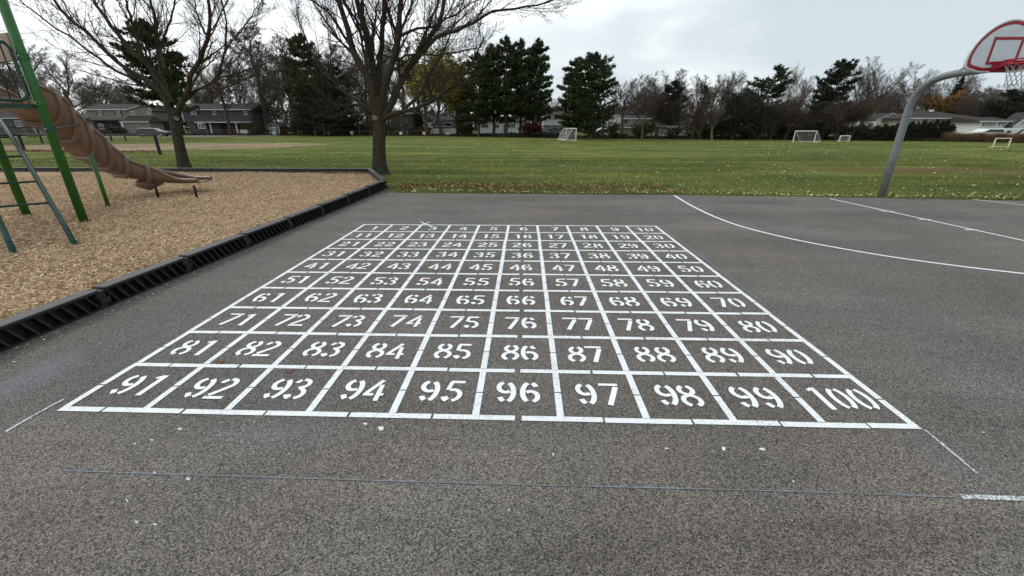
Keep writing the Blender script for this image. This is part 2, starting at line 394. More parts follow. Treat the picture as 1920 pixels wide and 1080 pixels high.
ground_line('chalk_line', [(1734, 808), (1775, 842), (1832, 890)], .016, MATS['chalk'], 'broken white chalk line running down from chart corner beside 100', 'chalk line')
ground_line('chalk_line', [(1800, 933), (1860, 935), (1925, 937)], .03, MATS['chalk'], 'thick rubbed white chalk streak at bottom right', 'chalk line')
ground_line('chalk_line', [(120, 884), (480, 896), (960, 910), (1440, 922), (1790, 934)], .0065, MATS['faint_chalk'], 'long faint blue chalk line crossing the near asphalt', 'chalk line')
ground_line('chalk_line', [(1237, 424), (1300, 470), (1430, 567)], .012, MATS['faint_chalk'], 'faint chalk guide line along outer right side of the chart', 'chalk line', z=.0065)
ground_line('chalk_line', [(632, 441), (664, 441.5)], .02, MATS['chalk'], 'short white chalk dash left of number 11', 'chalk line', smooth=False)
ground_line('chalk_cross', [(789, 417), (812, 427)], .03, MATS['fresh_paint'], 'small sprayed white cross above number 3', 'paint mark', z=.0105, extra=[((786, 424), (806, 417.5))], smooth=False)

# ------------------------------------------------------------------ black plastic border timbers
blk = mat('black_plastic', (.017, .0185, .021), .55, .25, 3, .15, 30, .4)
def timber(a, b_, label, h=.215, t=.14, flip=False):
    a = np.array(a[:2]); b_ = np.array(b_[:2]); L_ = float(np.linalg.norm(b_ - a)); d = (b_ - a) / L_
    root = thing('border_timber', label, 'border timber', (a[0], a[1], 0), math.atan2(d[1], d[0]), 'black ribbed border timbers round the wood chips')
    # local x along the timber, outer face towards -y (asphalt side), inner towards +y
    e = .055
    bd = MB(); bd.box(e, .11, 0, L_ - e, t, h - .035)                       # recessed web
    bd.box(e, .02, 0, L_ - e, .11, .02)                                     # foot
    bd.build('body', blk, root)
    cp = MB(); cp.box(e - .02, -.004, h - .035, L_ - e + .02, t + .01, h); cp.build('top_rail', blk, root, bevel=.01)
    n = max(3, int((L_ - 2 * e) / .105)); rb = MB()
    for k in range(n):
        x = e + .05 + (L_ - 2 * e - .10) * k / (n - 1); rb.add([(x + .045, .03, .02), (x + .065, .03, .02), (x + .065, .11, .02), (x + .045, .11, .02), (x - .045, .055, h - .035), (x - .025, .055, h - .035), (x - .025, .11, h - .035), (x - .045, .11, h - .035)],
            [(0,3,2,1),(4,5,6,7),(0,1,5,4),(1,2,6,5),(2,3,7,6),(3,0,4,7)])
    rb.build('rib', blk, root)
    MB().box(L_ - e - .01, .01, h - .10, L_ + .03, t - .01, h - .022).build('upper_lug', blk, root, bevel=.006)
    MB().box(-.04, .01, .05, e + .01, t - .01, h * .52).build('middle_lug', blk, root, bevel=.006); MB().box(L_ - e, .015, 0, L_ + .02, t - .02, .045).build('lower_lug', blk, root, bevel=.004)
    MB().tube([(L_ - .01, t / 2, h - .03), (L_ - .01, t / 2, h - .008)], .022, 12).build('stake_head', blk, root)
    return root
lens = [(-1.6, .40), (.40, 1.63), (1.63, 2.75), (2.75, 3.93), (3.93, 5.15), (5.15, 6.4), (6.4, 7.7), (7.7, 9.05), (9.05, 10.45)]
names = ['nearest border timber running out of the picture bottom left', 'border timber left of the chalk stain near the chart', 'border timber beside rows 80 and 70 of the chart', 'border timber beside row 60 of the chart', 'fourth border timber from the near end of the wood chips', 'fifth border timber from the near end of the wood chips', 'border timber beside the chart top left corner', 'border timber one short of the far corner', 'border timber ending at the far corner by the maple trunk']
def bpt(y): return B0 + (Bc - B0) * ((y - B0[1]) / (Bc[1] - B0[1]))
for (a, b_), nm in zip(lens, names):
    timber(bpt(a), bpt(b_), nm, h=float(np.interp((a + b_) / 2, [0, 6, 10], [.215, .235, .28])))
timber(Bc, (Bc + Bd) / 2, 'short border timber turning left from the far corner', h=.285)
timber((Bc + Bd) / 2, Bd, 'border timber in front of the central maple trunk', h=.285)
k = 0; x = Bd[0]; ordn = ['first', 'second', 'third', 'fourth', 'fifth', 'sixth', 'seventh', 'eighth', 'ninth', 'tenth', 'eleventh', 'twelfth', 'thirteenth', 'fourteenth']
while x > -19:
    x2 = x - 1.22; f0 = (x - Bd[0]) / (Be[0] - Bd[0]); f1 = (x2 - Bd[0]) / (Be[0] - Bd[0])
    timber(Bd + (Be - Bd) * f0, Bd + (Be - Bd) * f1, ordn[k] + ' border timber from the maple along the back of the wood chips', h=.28); x = x2; k += 1

# ------------------------------------------------------------------ playground structure
green = mat('green_powder_coat', (.018, .115, .016), .38, .15, 2, .03, 40, .5)
dkgreen = mat('dark_green_coat', (.006, .05, .032), .38, .2, 3, .03, 40, .5)
teal = mat('ladder_green_coat', (.009, .048, .038), .6, .25, 3, .03, 40, .3)
brown = mat('brown_plastic', (.190, .120, .085), .38, .12, 1.5, .05, 20, .4)
tan = mat('tan_plastic', (.30, .20, .14), .5, .12, 1.5, .05, 20, .4)
blackm = mat('black_metal', (.012, .013, .014), .5, .2, 4)
bolt = mat('bare_metal', (.45, .45, .44), .35, .1, 4, metal=.8)
A = G(157.5, 415, ZM); Bp = G(50, 402, ZM)
pg = thing('playground_structure', 'green play structure with brown curved slide and ladder on the wood chips', 'playground', (A[0], A[1], ZM))
O = np.array([A[0], A[1], ZM])
def loc(p): return tuple(np.asarray(p, float) - O)
perp = np.array([-.32, -.95]); Cp = A[:2] + perp * 1.25; Dp = Bp[:2] + perp * 1.25
for (px_, py_) in (A[:2], Bp[:2], Cp, Dp):
    po = MB().tube([loc((px_, py_, ZM - .1)), loc((px_, py_, 4.6))], .066, 20).build('post', green, pg, smooth=True)
    if px_ == A[0]:
        for z in (1.72, 2.13, 2.80):
            cl = MB(); cl.tube([loc((px_, py_, z - .05)), loc((px_, py_, z + .05))], .078, 20)
            cl.box(*loc((px_ - .12, py_ - .035, z - .035)), *loc((px_ - .07, py_ + .035, z + .035)))
            cl.build('collar', dkgreen if z < 2 else green, po)
            MB().tube([loc((px_ + .03, py_ - .08, z)), loc((px_ + .035, py_ - .095, z))], .012, 8).build('bolt', bolt, po)
dk = MB(); cs = [A[:2], Bp[:2], Dp, Cp]; cz = sum(cs) / 4; cs = [cz + (c - cz) * .96 for c in cs]
dk.add([loc((*c, 2.03)) for c in cs] + [loc((*c, 2.10)) for c in cs], [(0,3,2,1),(4,5,6,7),(0,1,5,4),(1,2,6,5),(2,3,7,6),(3,0,4,7)]); dk.build('deck', dkgreen, pg)
# guard panel between the near right post and the left one
def lerp(a, b_, t_): return a + (b_ - a) * t_
pan = MB(); pA = lerp(A[:2], Cp, .09); pB = lerp(A[:2], Cp, .91)
ring = []
for (s, z) in [(0, 2.25), (.04, 2.18), (.12, 2.15), (.88, 2.15), (.96, 2.18), (1, 2.25), (1, 2.9), (.95, 2.98), (.05, 2.98), (0, 2.9)]:
    ring.append(loc((*lerp(pA, pB, s), z)))
pan.tube(ring, .028, 8, closed=True)
pan.tube([loc((*lerp(A[:2], Cp, .03), 2.15)), loc((*lerp(A[:2], Cp, .03), 2.95))], .02, 8)
gp = pan.build('guard_panel', dkgreen, pg, smooth=True)
rd = MB()
for s in np.linspace(.1, .9, 8): rd.tube([loc((*lerp(pA, pB, s), 2.17)), loc((*lerp(pA, pB, s), 2.97))], .011, 6)
for z in (2.42, 2.68): rd.tube([loc((*lerp(pA, pB, .0), z)), loc((*lerp(pA, pB, 1), z))], .009, 6)
rd.build('rod', blackm, gp)
q = MB(); pn = np.array([-.95, .32])
e1, e2 = lerp(A[:2], Bp[:2], .12), lerp(A[:2], Bp[:2], .88)
q.add([loc((*e1, 2.75)), loc((*e2, 2.75)), loc((*e2, 3.15)), loc((*e1, 3.15)), loc((*(e1 + (0.01, .04)), 2.75)), loc((*(e2 + (0.01, .04)), 2.75)), loc((*(e2 + (0.01, .04)), 3.15)), loc((*(e1 + (0.01, .04)), 3.15))], [(0,1,2,3),(7,6,5,4),(0,4,5,1),(1,5,6,2),(2,6,7,3),(3,7,4,0)])
q.build('slide_hood', tan, pg, bevel=.01)
# slide: a chute that turns right as it comes down; (x, y, bottom z, wall height, half width)
ST = np.array([[-6.62, 5.98, 2.10, .45, .34], [-6.76, 6.45, 2.0, .46, .34], [-6.92, 6.95, 1.69, .58, .34], [-6.93, 7.22, 1.32, .68, .34], [-6.9, 7.48, 1.04, .64, .33], [-6.86, 7.78, .80, .50, .33],
               [-6.75, 8.12, .62, .36, .32], [-6.52, 8.5, .49, .30, .31], [-6.22, 8.76, .42, .17, .30], [-5.88, 8.87, .40, .075, .28], [-5.42, 8.88, .415, .05, .24]])
def catmull(A_, n):
    out_ = []
    for i in range(len(A_) - 1):
        p0, p1, p2, p3 = A_[max(i - 1, 0)], A_[i], A_[i + 1], A_[min(i + 2, len(A_) - 1)]
        for k_ in range(n):
            s = k_ / n; out_.append(.5 * ((2 * p1) + (-p0 + p2) * s + (2 * p0 - 5 * p1 + 4 * p2 - p3) * s * s + (-p0 + 3 * p1 - 3 * p2 + p3) * s ** 3))
    out_.append(A_[-1]); return np.array(out_)
SP = catmull(ST, 8); NS = len(SP); KU = 17
T_ = np.gradient(SP[:, :2], axis=0); T_ /= np.linalg.norm(T_, axis=1)[:, None]; Rr = np.stack([T_[:, 1], -T_[:, 0]], 1)
def section(i, grow=0.):
    x, y, zb, wh, hw = SP[i]; out_ = []; grow = grow + (0.022 * abs(math.sin(math.pi * (i - 12) / 8.3)) if grow > .001 and i < 60 else 0)
    for k_ in range(KU):
        a = -1 + 2 * k_ / (KU - 1)                       # -1 left rim .. 1 right rim
        s = math.copysign(min(1, abs(a) * 1.35) ** .8, a); up = max(0, (abs(a) - .35) / .65) ** 1.5
        off = (hw + grow) * s; z = zb - grow * (1 - up) + (wh) * up
        out_.append(loc((x + Rr[i, 0] * off, y + Rr[i, 1] * off, z)))
    return out_
vs = []; fs = []
for g_ in (0, .028):
    for i in range(NS): vs += section(i, g_)
for g_ in (0, 1):
    o_ = g_ * NS * KU
    for i in range(NS - 1):
        for k_ in range(KU - 1):
            f_ = (o_ + i * KU + k_, o_ + i * KU + k_ + 1, o_ + (i + 1) * KU + k_ + 1, o_ + (i + 1) * KU + k_)
            fs.append(f_ if g_ == 0 else f_[::-1])
for i in (0, NS - 1):
    for k_ in range(KU - 1):
        fs.append((i * KU + k_, i * KU + k_ + 1, NS * KU + i * KU + k_ + 1, NS * KU + i * KU + k_))
sl = MB().add(vs, fs).build('slide', brown, pg, smooth=True)
for side in (0, KU - 1):
    MB().tube([section(i, .014)[side] for i in range(NS)], .044, 10).build('rim', brown, sl, smooth=True)
for i in (12, 20, 29, 37, 45, 54):
    MB().tube(section(i, .045), .058, 10).build('seam_flange', brown, sl, smooth=True)
bump_c = SP[57]
sb = MB(); sb.tube([loc((bump_c[0] - .2, bump_c[1] - .34, .41)), loc((bump_c[0] - .1, bump_c[1] - .12, .40)), loc((bump_c[0] - .05, bump_c[1] + .25, .41))], [.07, .17, .08], 14); sb.build('foot_bulge', brown, sl, smooth=True)
gleg = G(203, 386, ZM)
MB().tube([loc((*gleg[:2], ZM - .05)), loc((gleg[0] - .02, gleg[1] + .02, 1.22))], .038, 12).build('support_leg', green, sl, smooth=True)
for (u, v, zt) in ((297, 369, .43), (369, 369.5, .42)):
    p = G(u, v, ZM); MB().tube([loc((*p[:2], ZM - .05)), loc((p[0], p[1], zt))], .03, 10).build('support_leg', blackm, sl, smooth=True)
p = loc(PX(150, 234, -6.58)); st_ = MB().tube([loc((A[0], A[1], 1.72)), p], .014, 8); st_.build('brace', blackm, sl)
# arched ladder climber in front
c1 = G(142, 459, ZM); c2 = G(26, 474, ZM); dirv = np.array([-.80, .60]); nrm = np.array([.60, .80])
def onplane(u, v):
    d = ray(u, v); t_ = ((c1[:2] - CAM[:2]) @ nrm) / (d[:2] @ nrm); return CAM + d * t_
rail = [c1 - (0, 0, .06)] + [onplane(u, v) for u, v in [(118, 418), (95, 380), (72, 340), (45, 293), (22, 257), (2, 228)]]
last = rail[-1]; rail += [last + np.array([-.28, .2, .14]), last + np.array([-.55, .40, .18])]
sh = (c2 - c1); sh[2] = 0; rail2 = [p + sh for p in rail]
cl = MB().tube([loc(p) for p in rail], .035, 12); cl = cl.build('climber', teal, pg, smooth=True)
MB().tube([loc(p) for p in rail2], .035, 12).build('side_rail', teal, cl, smooth=True)
for k_ in (2, 3, 4, 5, 6, 7):
    MB().tube([loc(rail[k_]), loc(rail2[k_])], .017, 8).build('rung', teal, cl, smooth=True)

# ------------------------------------------------------------------ basketball hoop
galv = mat('galvanised_steel', (.20, .22, .23), .6, .12, 5, .05, 30, .4, metal=.35)
bwhite = mat('backboard_white', (.56, .61, .64), .4, .06, 6, .04, 40, .4)
red = mat('red_enamel', (.30, .018, .03), .45, .2, 8, .05, 30, .4)
netm = mat('net_cord', (.36, .37, .38), .9, .1, 30)
hp = G(1652, 369); HX, HY = float(hp[0]), float(hp[1])
hoop = thing('basketball_hoop', 'grey gooseneck basketball hoop with white fan backboard and red rim at lawn edge', 'basketball hoop', (HX, HY, 0))
YB = -1.86; ZB = 2.78
pl = MB(); pl.tube([(0, 0, -.1), (0, 0, 1.2), (0, 0, 2.05), (0, .0, 2.2), (0, -.05, 2.38), (0, -.14, 2.56), (0, -.28, 2.68), (0, -.46, 2.775), (0, -.68, 2.83), (0, -.95, 2.855), (0, -1.3, 2.86), (0, YB + .14, 2.87)], [.084] * 3 + [.08] * 6 + [.076] * 3, 24)
pole = pl.build('pole', galv, hoop, smooth=True)
MB().tube([(0, 0, 2.0), (0, 0, 2.03)], .0875, 24).build('weld_ring', galv, pole, smooth=True)
MB().tube([(0, -1.1, 2.886), (0, -1.115, 2.886)], .081, 24).build('weld_ring', galv, pole, smooth=True)
half = [(.38, 0), (.60, .055), (.67, .10), (.69, .17), (.685, .30), (.64, .46), (.55, .62), (.43, .755), (.28, .86), (.14, .915), (0, .935)]
outl = half + [(-x, z) for x, z in half[::-1][1:]]
sm = []
for i in range(len(outl)):
    p0, p1, p2, p3 = [np.array(outl[j % len(outl)]) for j in (i - 1, i, i + 1, i + 2)]
    if i in (0, len(outl) - 1, len(outl) - 2): sm.append(tuple(p1)); continue
    for s in (0, .33, .66): sm.append(tuple(.5 * ((2 * p1) + (-p0 + p2) * s + (2 * p0 - 5 * p1 + 4 * p2 - p3) * s * s + (-p0 + 3 * p1 - 3 * p2 + p3) * s ** 3)))
bb = MB().prism([(x, z + ZB) for x, z in sm], YB, YB + .045).build('backboard', bwhite, hoop, bevel=.006)
def inset(poly, c, k_): return [(c[0] + (x - c[0]) * k_[0], c[1] + (z - c[1]) * k_[1]) for x, z in poly]
o1 = inset(sm, (0, .45), (.955, .94)); o2 = inset(sm, (0, .45), (.87, .81)); n = len(sm)
mk = MB(); mk.add([(x, YB - .003, z + ZB) for x, z in o1] + [(x, YB - .003, z + ZB) for x, z in o2], [(i, (i + 1) % n, (i + 1) % n + n, i + n) for i in range(n)])
def frame(mb, x0, z0, x1, z1, t_, y):
    a = [(x0, z0), (x1, z0), (x1, z1), (x0, z1)]; b_ = [(x0 + t_, z0 + t_), (x1 - t_, z0 + t_), (x1 - t_, z1 - t_), (x0 + t_, z1 - t_)]
    mb.add([(x, y, z) for x, z in a] + [(x, y, z) for x, z in b_], [(i, (i + 1) % 4, (i + 1) % 4 + 4, i + 4) for i in range(4)])
frame(mk, -.30, ZB + .14, .29, ZB + .63, .055, YB - .003)
mk.build('painted_border', red, bb)
bk = MB(); bk.tube([(0, YB + .14, ZB + .12), (-.3, YB + .05, ZB + .45)], .02, 8); bk.tube([(0, YB + .14, ZB + .12), (.3, YB + .05, ZB + .45)], .02, 8); bk.box(-.15, YB + .046, ZB + .02, .15, YB + .14, ZB + .22); bk.build('mounting_bracket', galv, hoop)
RZ = ZB + .15; RY = YB - .17 - .235
rm = MB(); circ = lambda r_, z_: [(r_ * math.cos(a), RY + r_ * math.sin(a), z_) for a in np.linspace(0, 2 * math.pi, 40, endpoint=False)]
rm.tube(circ(.242, RZ + .03), .014, 10, closed=True); rm.tube(circ(.235, RZ - .05), .011, 10, closed=True)
rim = rm.build('rim', red, hoop, smooth=True)
br = MB(); br.box(-.16, YB - .012, ZB + .0, .16, YB - .002, ZB + .2)
aa = np.linspace(rad(-15), rad(195), 22); vb_ = [( .243 * math.cos(a), RY + .243 * math.sin(a), z_) for z_ in (RZ - .05, RZ + .03) for a in aa]; vb_ += [(.236 * math.cos(a), RY + .236 * math.sin(a), z_) for z_ in (RZ - .05, RZ + .03) for a in aa]
br.add(vb_, [(i, i + 1, i + 23, i + 22) for i in range(21)] + [(i + 66, i + 67, i + 45, i + 44) for i in range(21)])
for s in (-1, 1):
    br.add([(s * .16, YB - .012, RZ + .03), (s * .16, YB - .012, RZ - .13), (s * .235, RY + .03, RZ - .05), (s * .235, RY + .03, RZ + .03), (s * .15, YB - .012, RZ + .03), (s * .15, YB - .012, RZ - .13), (s * .225, RY + .03, RZ - .05), (s * .225, RY + .03, RZ + .03)],
           [(0,1,2,3),(7,6,5,4),(0,3,7,4),(1,5,6,2),(3,2,6,7),(0,4,5,1)])
br.add([(-.15, YB - .012, RZ - .02), (.15, YB - .012, RZ - .02), (.2, RY + .13, RZ - .02), (-.2, RY + .13, RZ - .02)], [(0, 1, 2, 3)])
br.build('rim_bracket', red, rim)
nm_ = MB(); NR = 12
rows = [(RZ - .05, .232), (RZ - .11, .19), (RZ - .20, .158), (RZ - .29, .135), (RZ - .37, .128), (RZ - .43, .138)]
for rI in range(len(rows) - 1):
    for kI in range(NR):
        a0 = 2 * math.pi * (kI + .5 * (rI % 2)) / NR
        for sg in (-.5, .5):
            a1 = a0 + 2 * math.pi * sg / NR; (z0, r_0), (z1, r_1) = rows[rI], rows[rI + 1]
            nm_.tube([(r_0 * math.cos(a0), RY + r_0 * math.sin(a0), z0), (r_1 * math.cos(a1), RY + r_1 * math.sin(a1), z1)], .0045, 5)
nm_.build('net', netm, hoop)

# ------------------------------------------------------------------ soccer goals
gwhite = mat('goal_white_paint', (.78, .78, .75), .5, .05, 5)
gcream = mat('goal_cream_paint', (.70, .66, .55), .5, .08, 5)
netw = mat('goal_net_cord', (.5, .5, .5), .9, .1, 5)
def goal(p0, p1, h, dvec, topd, label, m=gwhite, r=.05, net=True, cells=9, nr=.009):
    p0 = np.array([p0[0], p0[1], 0.]); p1 = np.array([p1[0], p1[1], 0.]); dv = np.array([*dvec, 0.]); tv = dv * topd
    root = thing('soccer_goal', label, 'soccer goal', tuple(p0), 0, 'soccer goals on the grass field')
    l = lambda p: tuple(np.asarray(p) - p0); up = np.array([0, 0, h])
    f = MB(); f.tube([l(p0 + (0, 0, r)), l(p0 + up), l(p1 + up), l(p1 + (0, 0, r))], r, 8)
    f.build('frame', m, root)
    b_ = MB(); b_.tube([l(p0 + up), l(p0 + up + tv), l(p0 + dv + (0, 0, r)), l(p0 + (0, 0, r))], r * .7, 6); b_.tube([l(p1 + up), l(p1 + up + tv), l(p1 + dv + (0, 0, r)), l(p1 + (0, 0, r))], r * .7, 6); b_.tube([l(p0 + dv + (0, 0, r)), l(p1 + dv + (0, 0, r))], r * .7, 6)
    b_.build('side_frame', m, root)
    if net:
        nn = MB()
        for k_ in range(1, cells * 2):
            q0 = lerp(p0, p1, k_ / (cells * 2.)); nn.tube([l(q0 + up), l(q0 + up + tv), l(q0 + dv)], nr, 4, cap=False)
        for k_ in range(1, cells):
            s = k_ / cells; a_ = p0 + up + tv + (dv - up - tv) * s; c_ = p1 + up + tv + (dv - up - tv) * s
            nn.tube([l(a_), l(c_)], nr, 4, cap=False)
        for pz in (p0, p1):
            for k_ in range(1, cells):
                s = k_ / cells; nn.tube([l(pz + up * (1 - s)), l(pz + up * (1 - s) + tv * (1 - s) + dv * s)], nr, 4, cap=False)
        nn.build('net', netw, root)
    return root
ga, gb = G(1078, 264.5), G(1066, 262.5)
# side-on goal in front of the two pines
q0 = G(1079, 264.3); q1 = q0 + np.array([-3.2, 1.2, 0]) * 0
goal(G(1079.5, 264.5), G(1063.5, 263.2) + np.array([0, 1.6, 0]), ZAT(*G(1079.5, 264.5)[:2], 241), (G(1046, 263.2) - G(1064, 263.8))[:2] * .95, .35, 'white soccer goal seen side-on in front of the paired pines', r=.055, nr=.012)
a_, b_ = G(1486.5, 267.5), G(1526, 267.8); goal(a_, b_, ZAT(*a_[:2], 245.8), (1.55, 1.2), .12, 'large white soccer goal with net seen from the front', r=.055, nr=.007)
a_, b_ = G(1573.5, 266.2), G(1591.5, 266.2); goal(a_, b_, ZAT(*a_[:2], 254.6), (.3, .8), .2, 'smallest white soccer goal near the arborvitae hedge', r=.045, nr=.006)
a_, b_ = G(1861, 277.5), G(1889.5, 277.8); goal(a_, b_, ZAT(*a_[:2], 259.5), (1.1, 1.3), .05, 'cream coloured net-less soccer goal at the right edge of the field', gcream, r=.05, net=False)

# ------------------------------------------------------------------ fences on the left, yard signs
fence_m = mat('black_fence_coat', (.015, .016, .017), .5, .2, 3)
wire = mat('fence_wire', (.10, .105, .10), .6, .1, 3)
def wire_fence(pts, h, label, m, pr=.045, mesh=True, wr=.004, step=.22, top=True, cat='fence'):
    P_ = [np.array([p[0], p[1], 0.]) for p in pts]; root = thing('chain_link_fence', label, cat, tuple(P_[0])); l = lambda p: tuple(np.asarray(p) - P_[0])
    for p in P_: MB().tube([l(p), l(p + (0, 0, h))], pr, 8).build('fence_post', m, root)
    if top: MB().tube([l(p + (0, 0, h - .04)) for p in P_], pr * .55, 6).build('top_rail', m, root)
    if mesh:
        w_ = MB()
        for a0, b0 in zip(P_[:-1], P_[1:]):
            L_ = np.linalg.norm(b0 - a0); n_ = int(L_ / step); d_ = (b0 - a0) / n_
            for k_ in range(n_):
                s0 = a0 + d_ * k_; s1 = s0 + d_
                w_.add([l(s0), l(s0 + (0, 0, wr * 3)), l(s1 + (0, 0, h)), l(s1 + (0, 0, h - wr * 3))], [(0, 1, 2, 3)])
                w_.add([l(s1), l(s1 + (0, 0, wr * 3)), l(s0 + (0, 0, h)), l(s0 + (0, 0, h - wr * 3))], [(0, 1, 2, 3)])
        w_.build('wire_mesh', wire, root)
    return root
wire_fence([G(300.5, 290), G(131, 286), G(46, 282), G(-60, 280)], 1.25, 'low black fence with thick posts beside the infield behind the slide', fence_m, pr=.10, mesh=False)
wire_fence([G(236.5, 265), G(210, 264.5), G(80, 268.5), G(-40, 270)], 1.7, 'farther black fence beyond the dirt infield on the left', fence_m, pr=.09, mesh=False)
wire_fence([PY(u, 252, 97) for u in (150, 210, 270, 330, 390, 450, 500)], 1.1, 'grey chain link fence in front of the grey house', mat('galv_fence', (.2, .2, .2), .6, .1, 3), pr=.05, step=.35, wr=.006)
wire_fence([PY(u, 260, 88 - (u - 560) * .012) for u in range(560, 900, 34)], 1.0, 'low wire fence along the far field edge behind the yard signs', mat('galv_fence', (.2, .2, .2)), pr=.04, step=.4, wr=.005)
signw = mat('sign_white', (.72, .72, .70), .6, .04, 3)
for (u, v), lb in zip([(615.7, 248.7), (659.5, 249), (751.4, 249.8), (795.3, 249.9), (839.7, 250.3), (885.7, 250.5)],
        ['blank white yard sign under the dark evergreens left of the maple', 'blank white yard sign before the brown shrub left of the maple', 'blank white yard sign in front of the brown house', 'blank white yard sign beside the multi-stemmed tree', 'blank white yard sign before the white vinyl fence', 'blank white yard sign at the foot of the tall pine group']):
    p = PY(u, v, 88); t_ = thing('yard_sign', lb, 'sign', (p[0], p[1], 0), 0, 'white yard signs along the far field edge')
    MB().box(-.30, -.02, p[2] - .24, .30, .02, p[2] + .24).build('panel', signw, t_, bevel=.01)
    MB().box(-.03, .022, 0, .03, .06, p[2] + .1).build('stake', gwhite, t_)
# ------------------------------------------------------------------ trees
def tubes(P, Rr_, sides):
    """P (B,N,3) centre lines, Rr_ (B,N) radii -> vertices, quads"""
    B, n_, _ = P.shape
    T = np.gradient(P, axis=1); T /= np.linalg.norm(T, axis=2, keepdims=True) + 1e-9
    ref = np.where(np.abs(T[:, :1, 2:3]) < .9, np.array([0, 0, 1.]), np.array([1., 0, 0])); ref = np.broadcast_to(ref, T.shape)
    X = np.cross(T, ref); X /= np.linalg.norm(X, axis=2, keepdims=True) + 1e-9; Y = np.cross(T, X)
    a = 2 * np.pi * np.arange(sides) / sides
    V = P[:, :, None] + (X[:, :, None] * np.cos(a)[:, None] + Y[:, :, None] * np.sin(a)[:, None]) * Rr_[:, :, None, None]
    idx = np.arange(B * n_ * sides).reshape(B, n_, sides); nx = np.roll(idx, -1, axis=2)
    F = np.stack([idx[:, :-1], nx[:, :-1], nx[:, 1:], idx[:, 1:]], -1).reshape(-1, 4)
    return V.reshape(-1, 3), F
def merge(parts):
    Vs, Fs, o = [], [], 0
    for V, F in parts: Vs.append(V); Fs.append(F + o); o += len(V)
    return np.concatenate(Vs), np.concatenate(Fs)
def grow(P, R, k, tmin, tmax, ang, ratio, n_, trop, wig, rg, rr=.6, lenpow=.5, minr=.004, flat=0., L=None):
    B, M, _ = P.shape
    if L is None: L = np.linalg.norm(np.diff(P, axis=1), axis=2).sum(1)
    t = tmin + (tmax - tmin) * (np.arange(k)[None] + rg.random((B, k))) / k
    x = t * (M - 1); i = np.clip(x.astype(int), 0, M - 2); f = (x - i)[..., None]; bi = np.arange(B)[:, None]
    S0 = P[bi, i] * (1 - f) + P[bi, i + 1] * f; r0 = R[bi, i] * (1 - f[..., 0]) + R[bi, i + 1] * f[..., 0]
    T = P[bi, i + 1] - P[bi, i]; T /= np.linalg.norm(T, axis=2, keepdims=True) + 1e-9
    q = rg.normal(size=(B, k, 3)); q[..., 2] *= (1 - flat); q -= (q * T).sum(-1, keepdims=True) * T; q /= np.linalg.norm(q, axis=2, keepdims=True) + 1e-9
    an = ang * (1 + .3 * rg.normal(size=(B, k, 1))); D = T * np.cos(an) + q * np.sin(an)
    ln = L[:, None] * ratio * (1.15 - t) ** lenpow * (.7 + .6 * rg.random((B, k))); 
    S0 = S0.reshape(-1, 3); D = D.reshape(-1, 3); ln = ln.reshape(-1); r0 = r0.reshape(-1)
    Q = np.zeros((len(S0), n_, 3)); Q[:, 0] = S0
    for j in range(1, n_):
        D = D + rg.normal(size=D.shape) * wig + np.array([0, 0, trop]); D /= np.linalg.norm(D, axis=1, keepdims=True)
        Q[:, j] = Q[:, j - 1] + D * (ln / (n_ - 1))[:, None]
    r1 = np.maximum(r0 * rr, minr); taper = np.linspace(1, .38, n_)
    return Q, r1[:, None] * taper[None]
bark_g = mat('maple_bark', (.052, .043, .031), .95, .35, 9, .8, 28, .1)
bark_m = mat('grey_bark', (.125, .106, .090), .95, .3, 3, .3, 12, .1)
bark_b = mat('brown_bark', (.105, .083, .066), .95, .3, 3, .3, 12, .1)
bark_r = mat('red_brown_twigs', (.090, .064, .053), .95, .3, 3, 0, 12, .1)
bark_p = mat('pale_bark', (.20, .17, .145), .95, .3, 3, .3, 12, .1)
bark_d = mat('dark_twigs', (.040, .034, .026), .95, .3, 3, 0, 12, .1)
pine_m = mat('pine_needles', (.044, .060, .026), .8, .3, .6, 0, spec=.15, attr=True)
cedar_m = mat('cedar_foliage', (.032, .041, .026), .8, .3, .6, 0, spec=.15, attr=True)
olive_m = mat('olive_foliage', (.050, .056, .020), .8, .3, .8, 0, spec=.15, attr=True)
yel_m = mat('yellow_leaves', (.26, .22, .05), .8, .25, 1.2, 0, spec=.15, attr=True)
ora_m = mat('orange_leaves', (.27, .14, .038), .8, .25, 1.2, 0, spec=.15, attr=True)
redl_m = mat('dark_red_leaves', (.050, .008, .010), .8, .25, 1.2, 0, spec=.15, attr=True)
brn_m = mat('brown_leaves', (.080, .042, .024), .8, .25, 1.2, 0, spec=.15, attr=True)
grass_o = mat('ornamental_grass', (.16, .095, .055), .9, .3, 1.2, 0, spec=.1, attr=True)

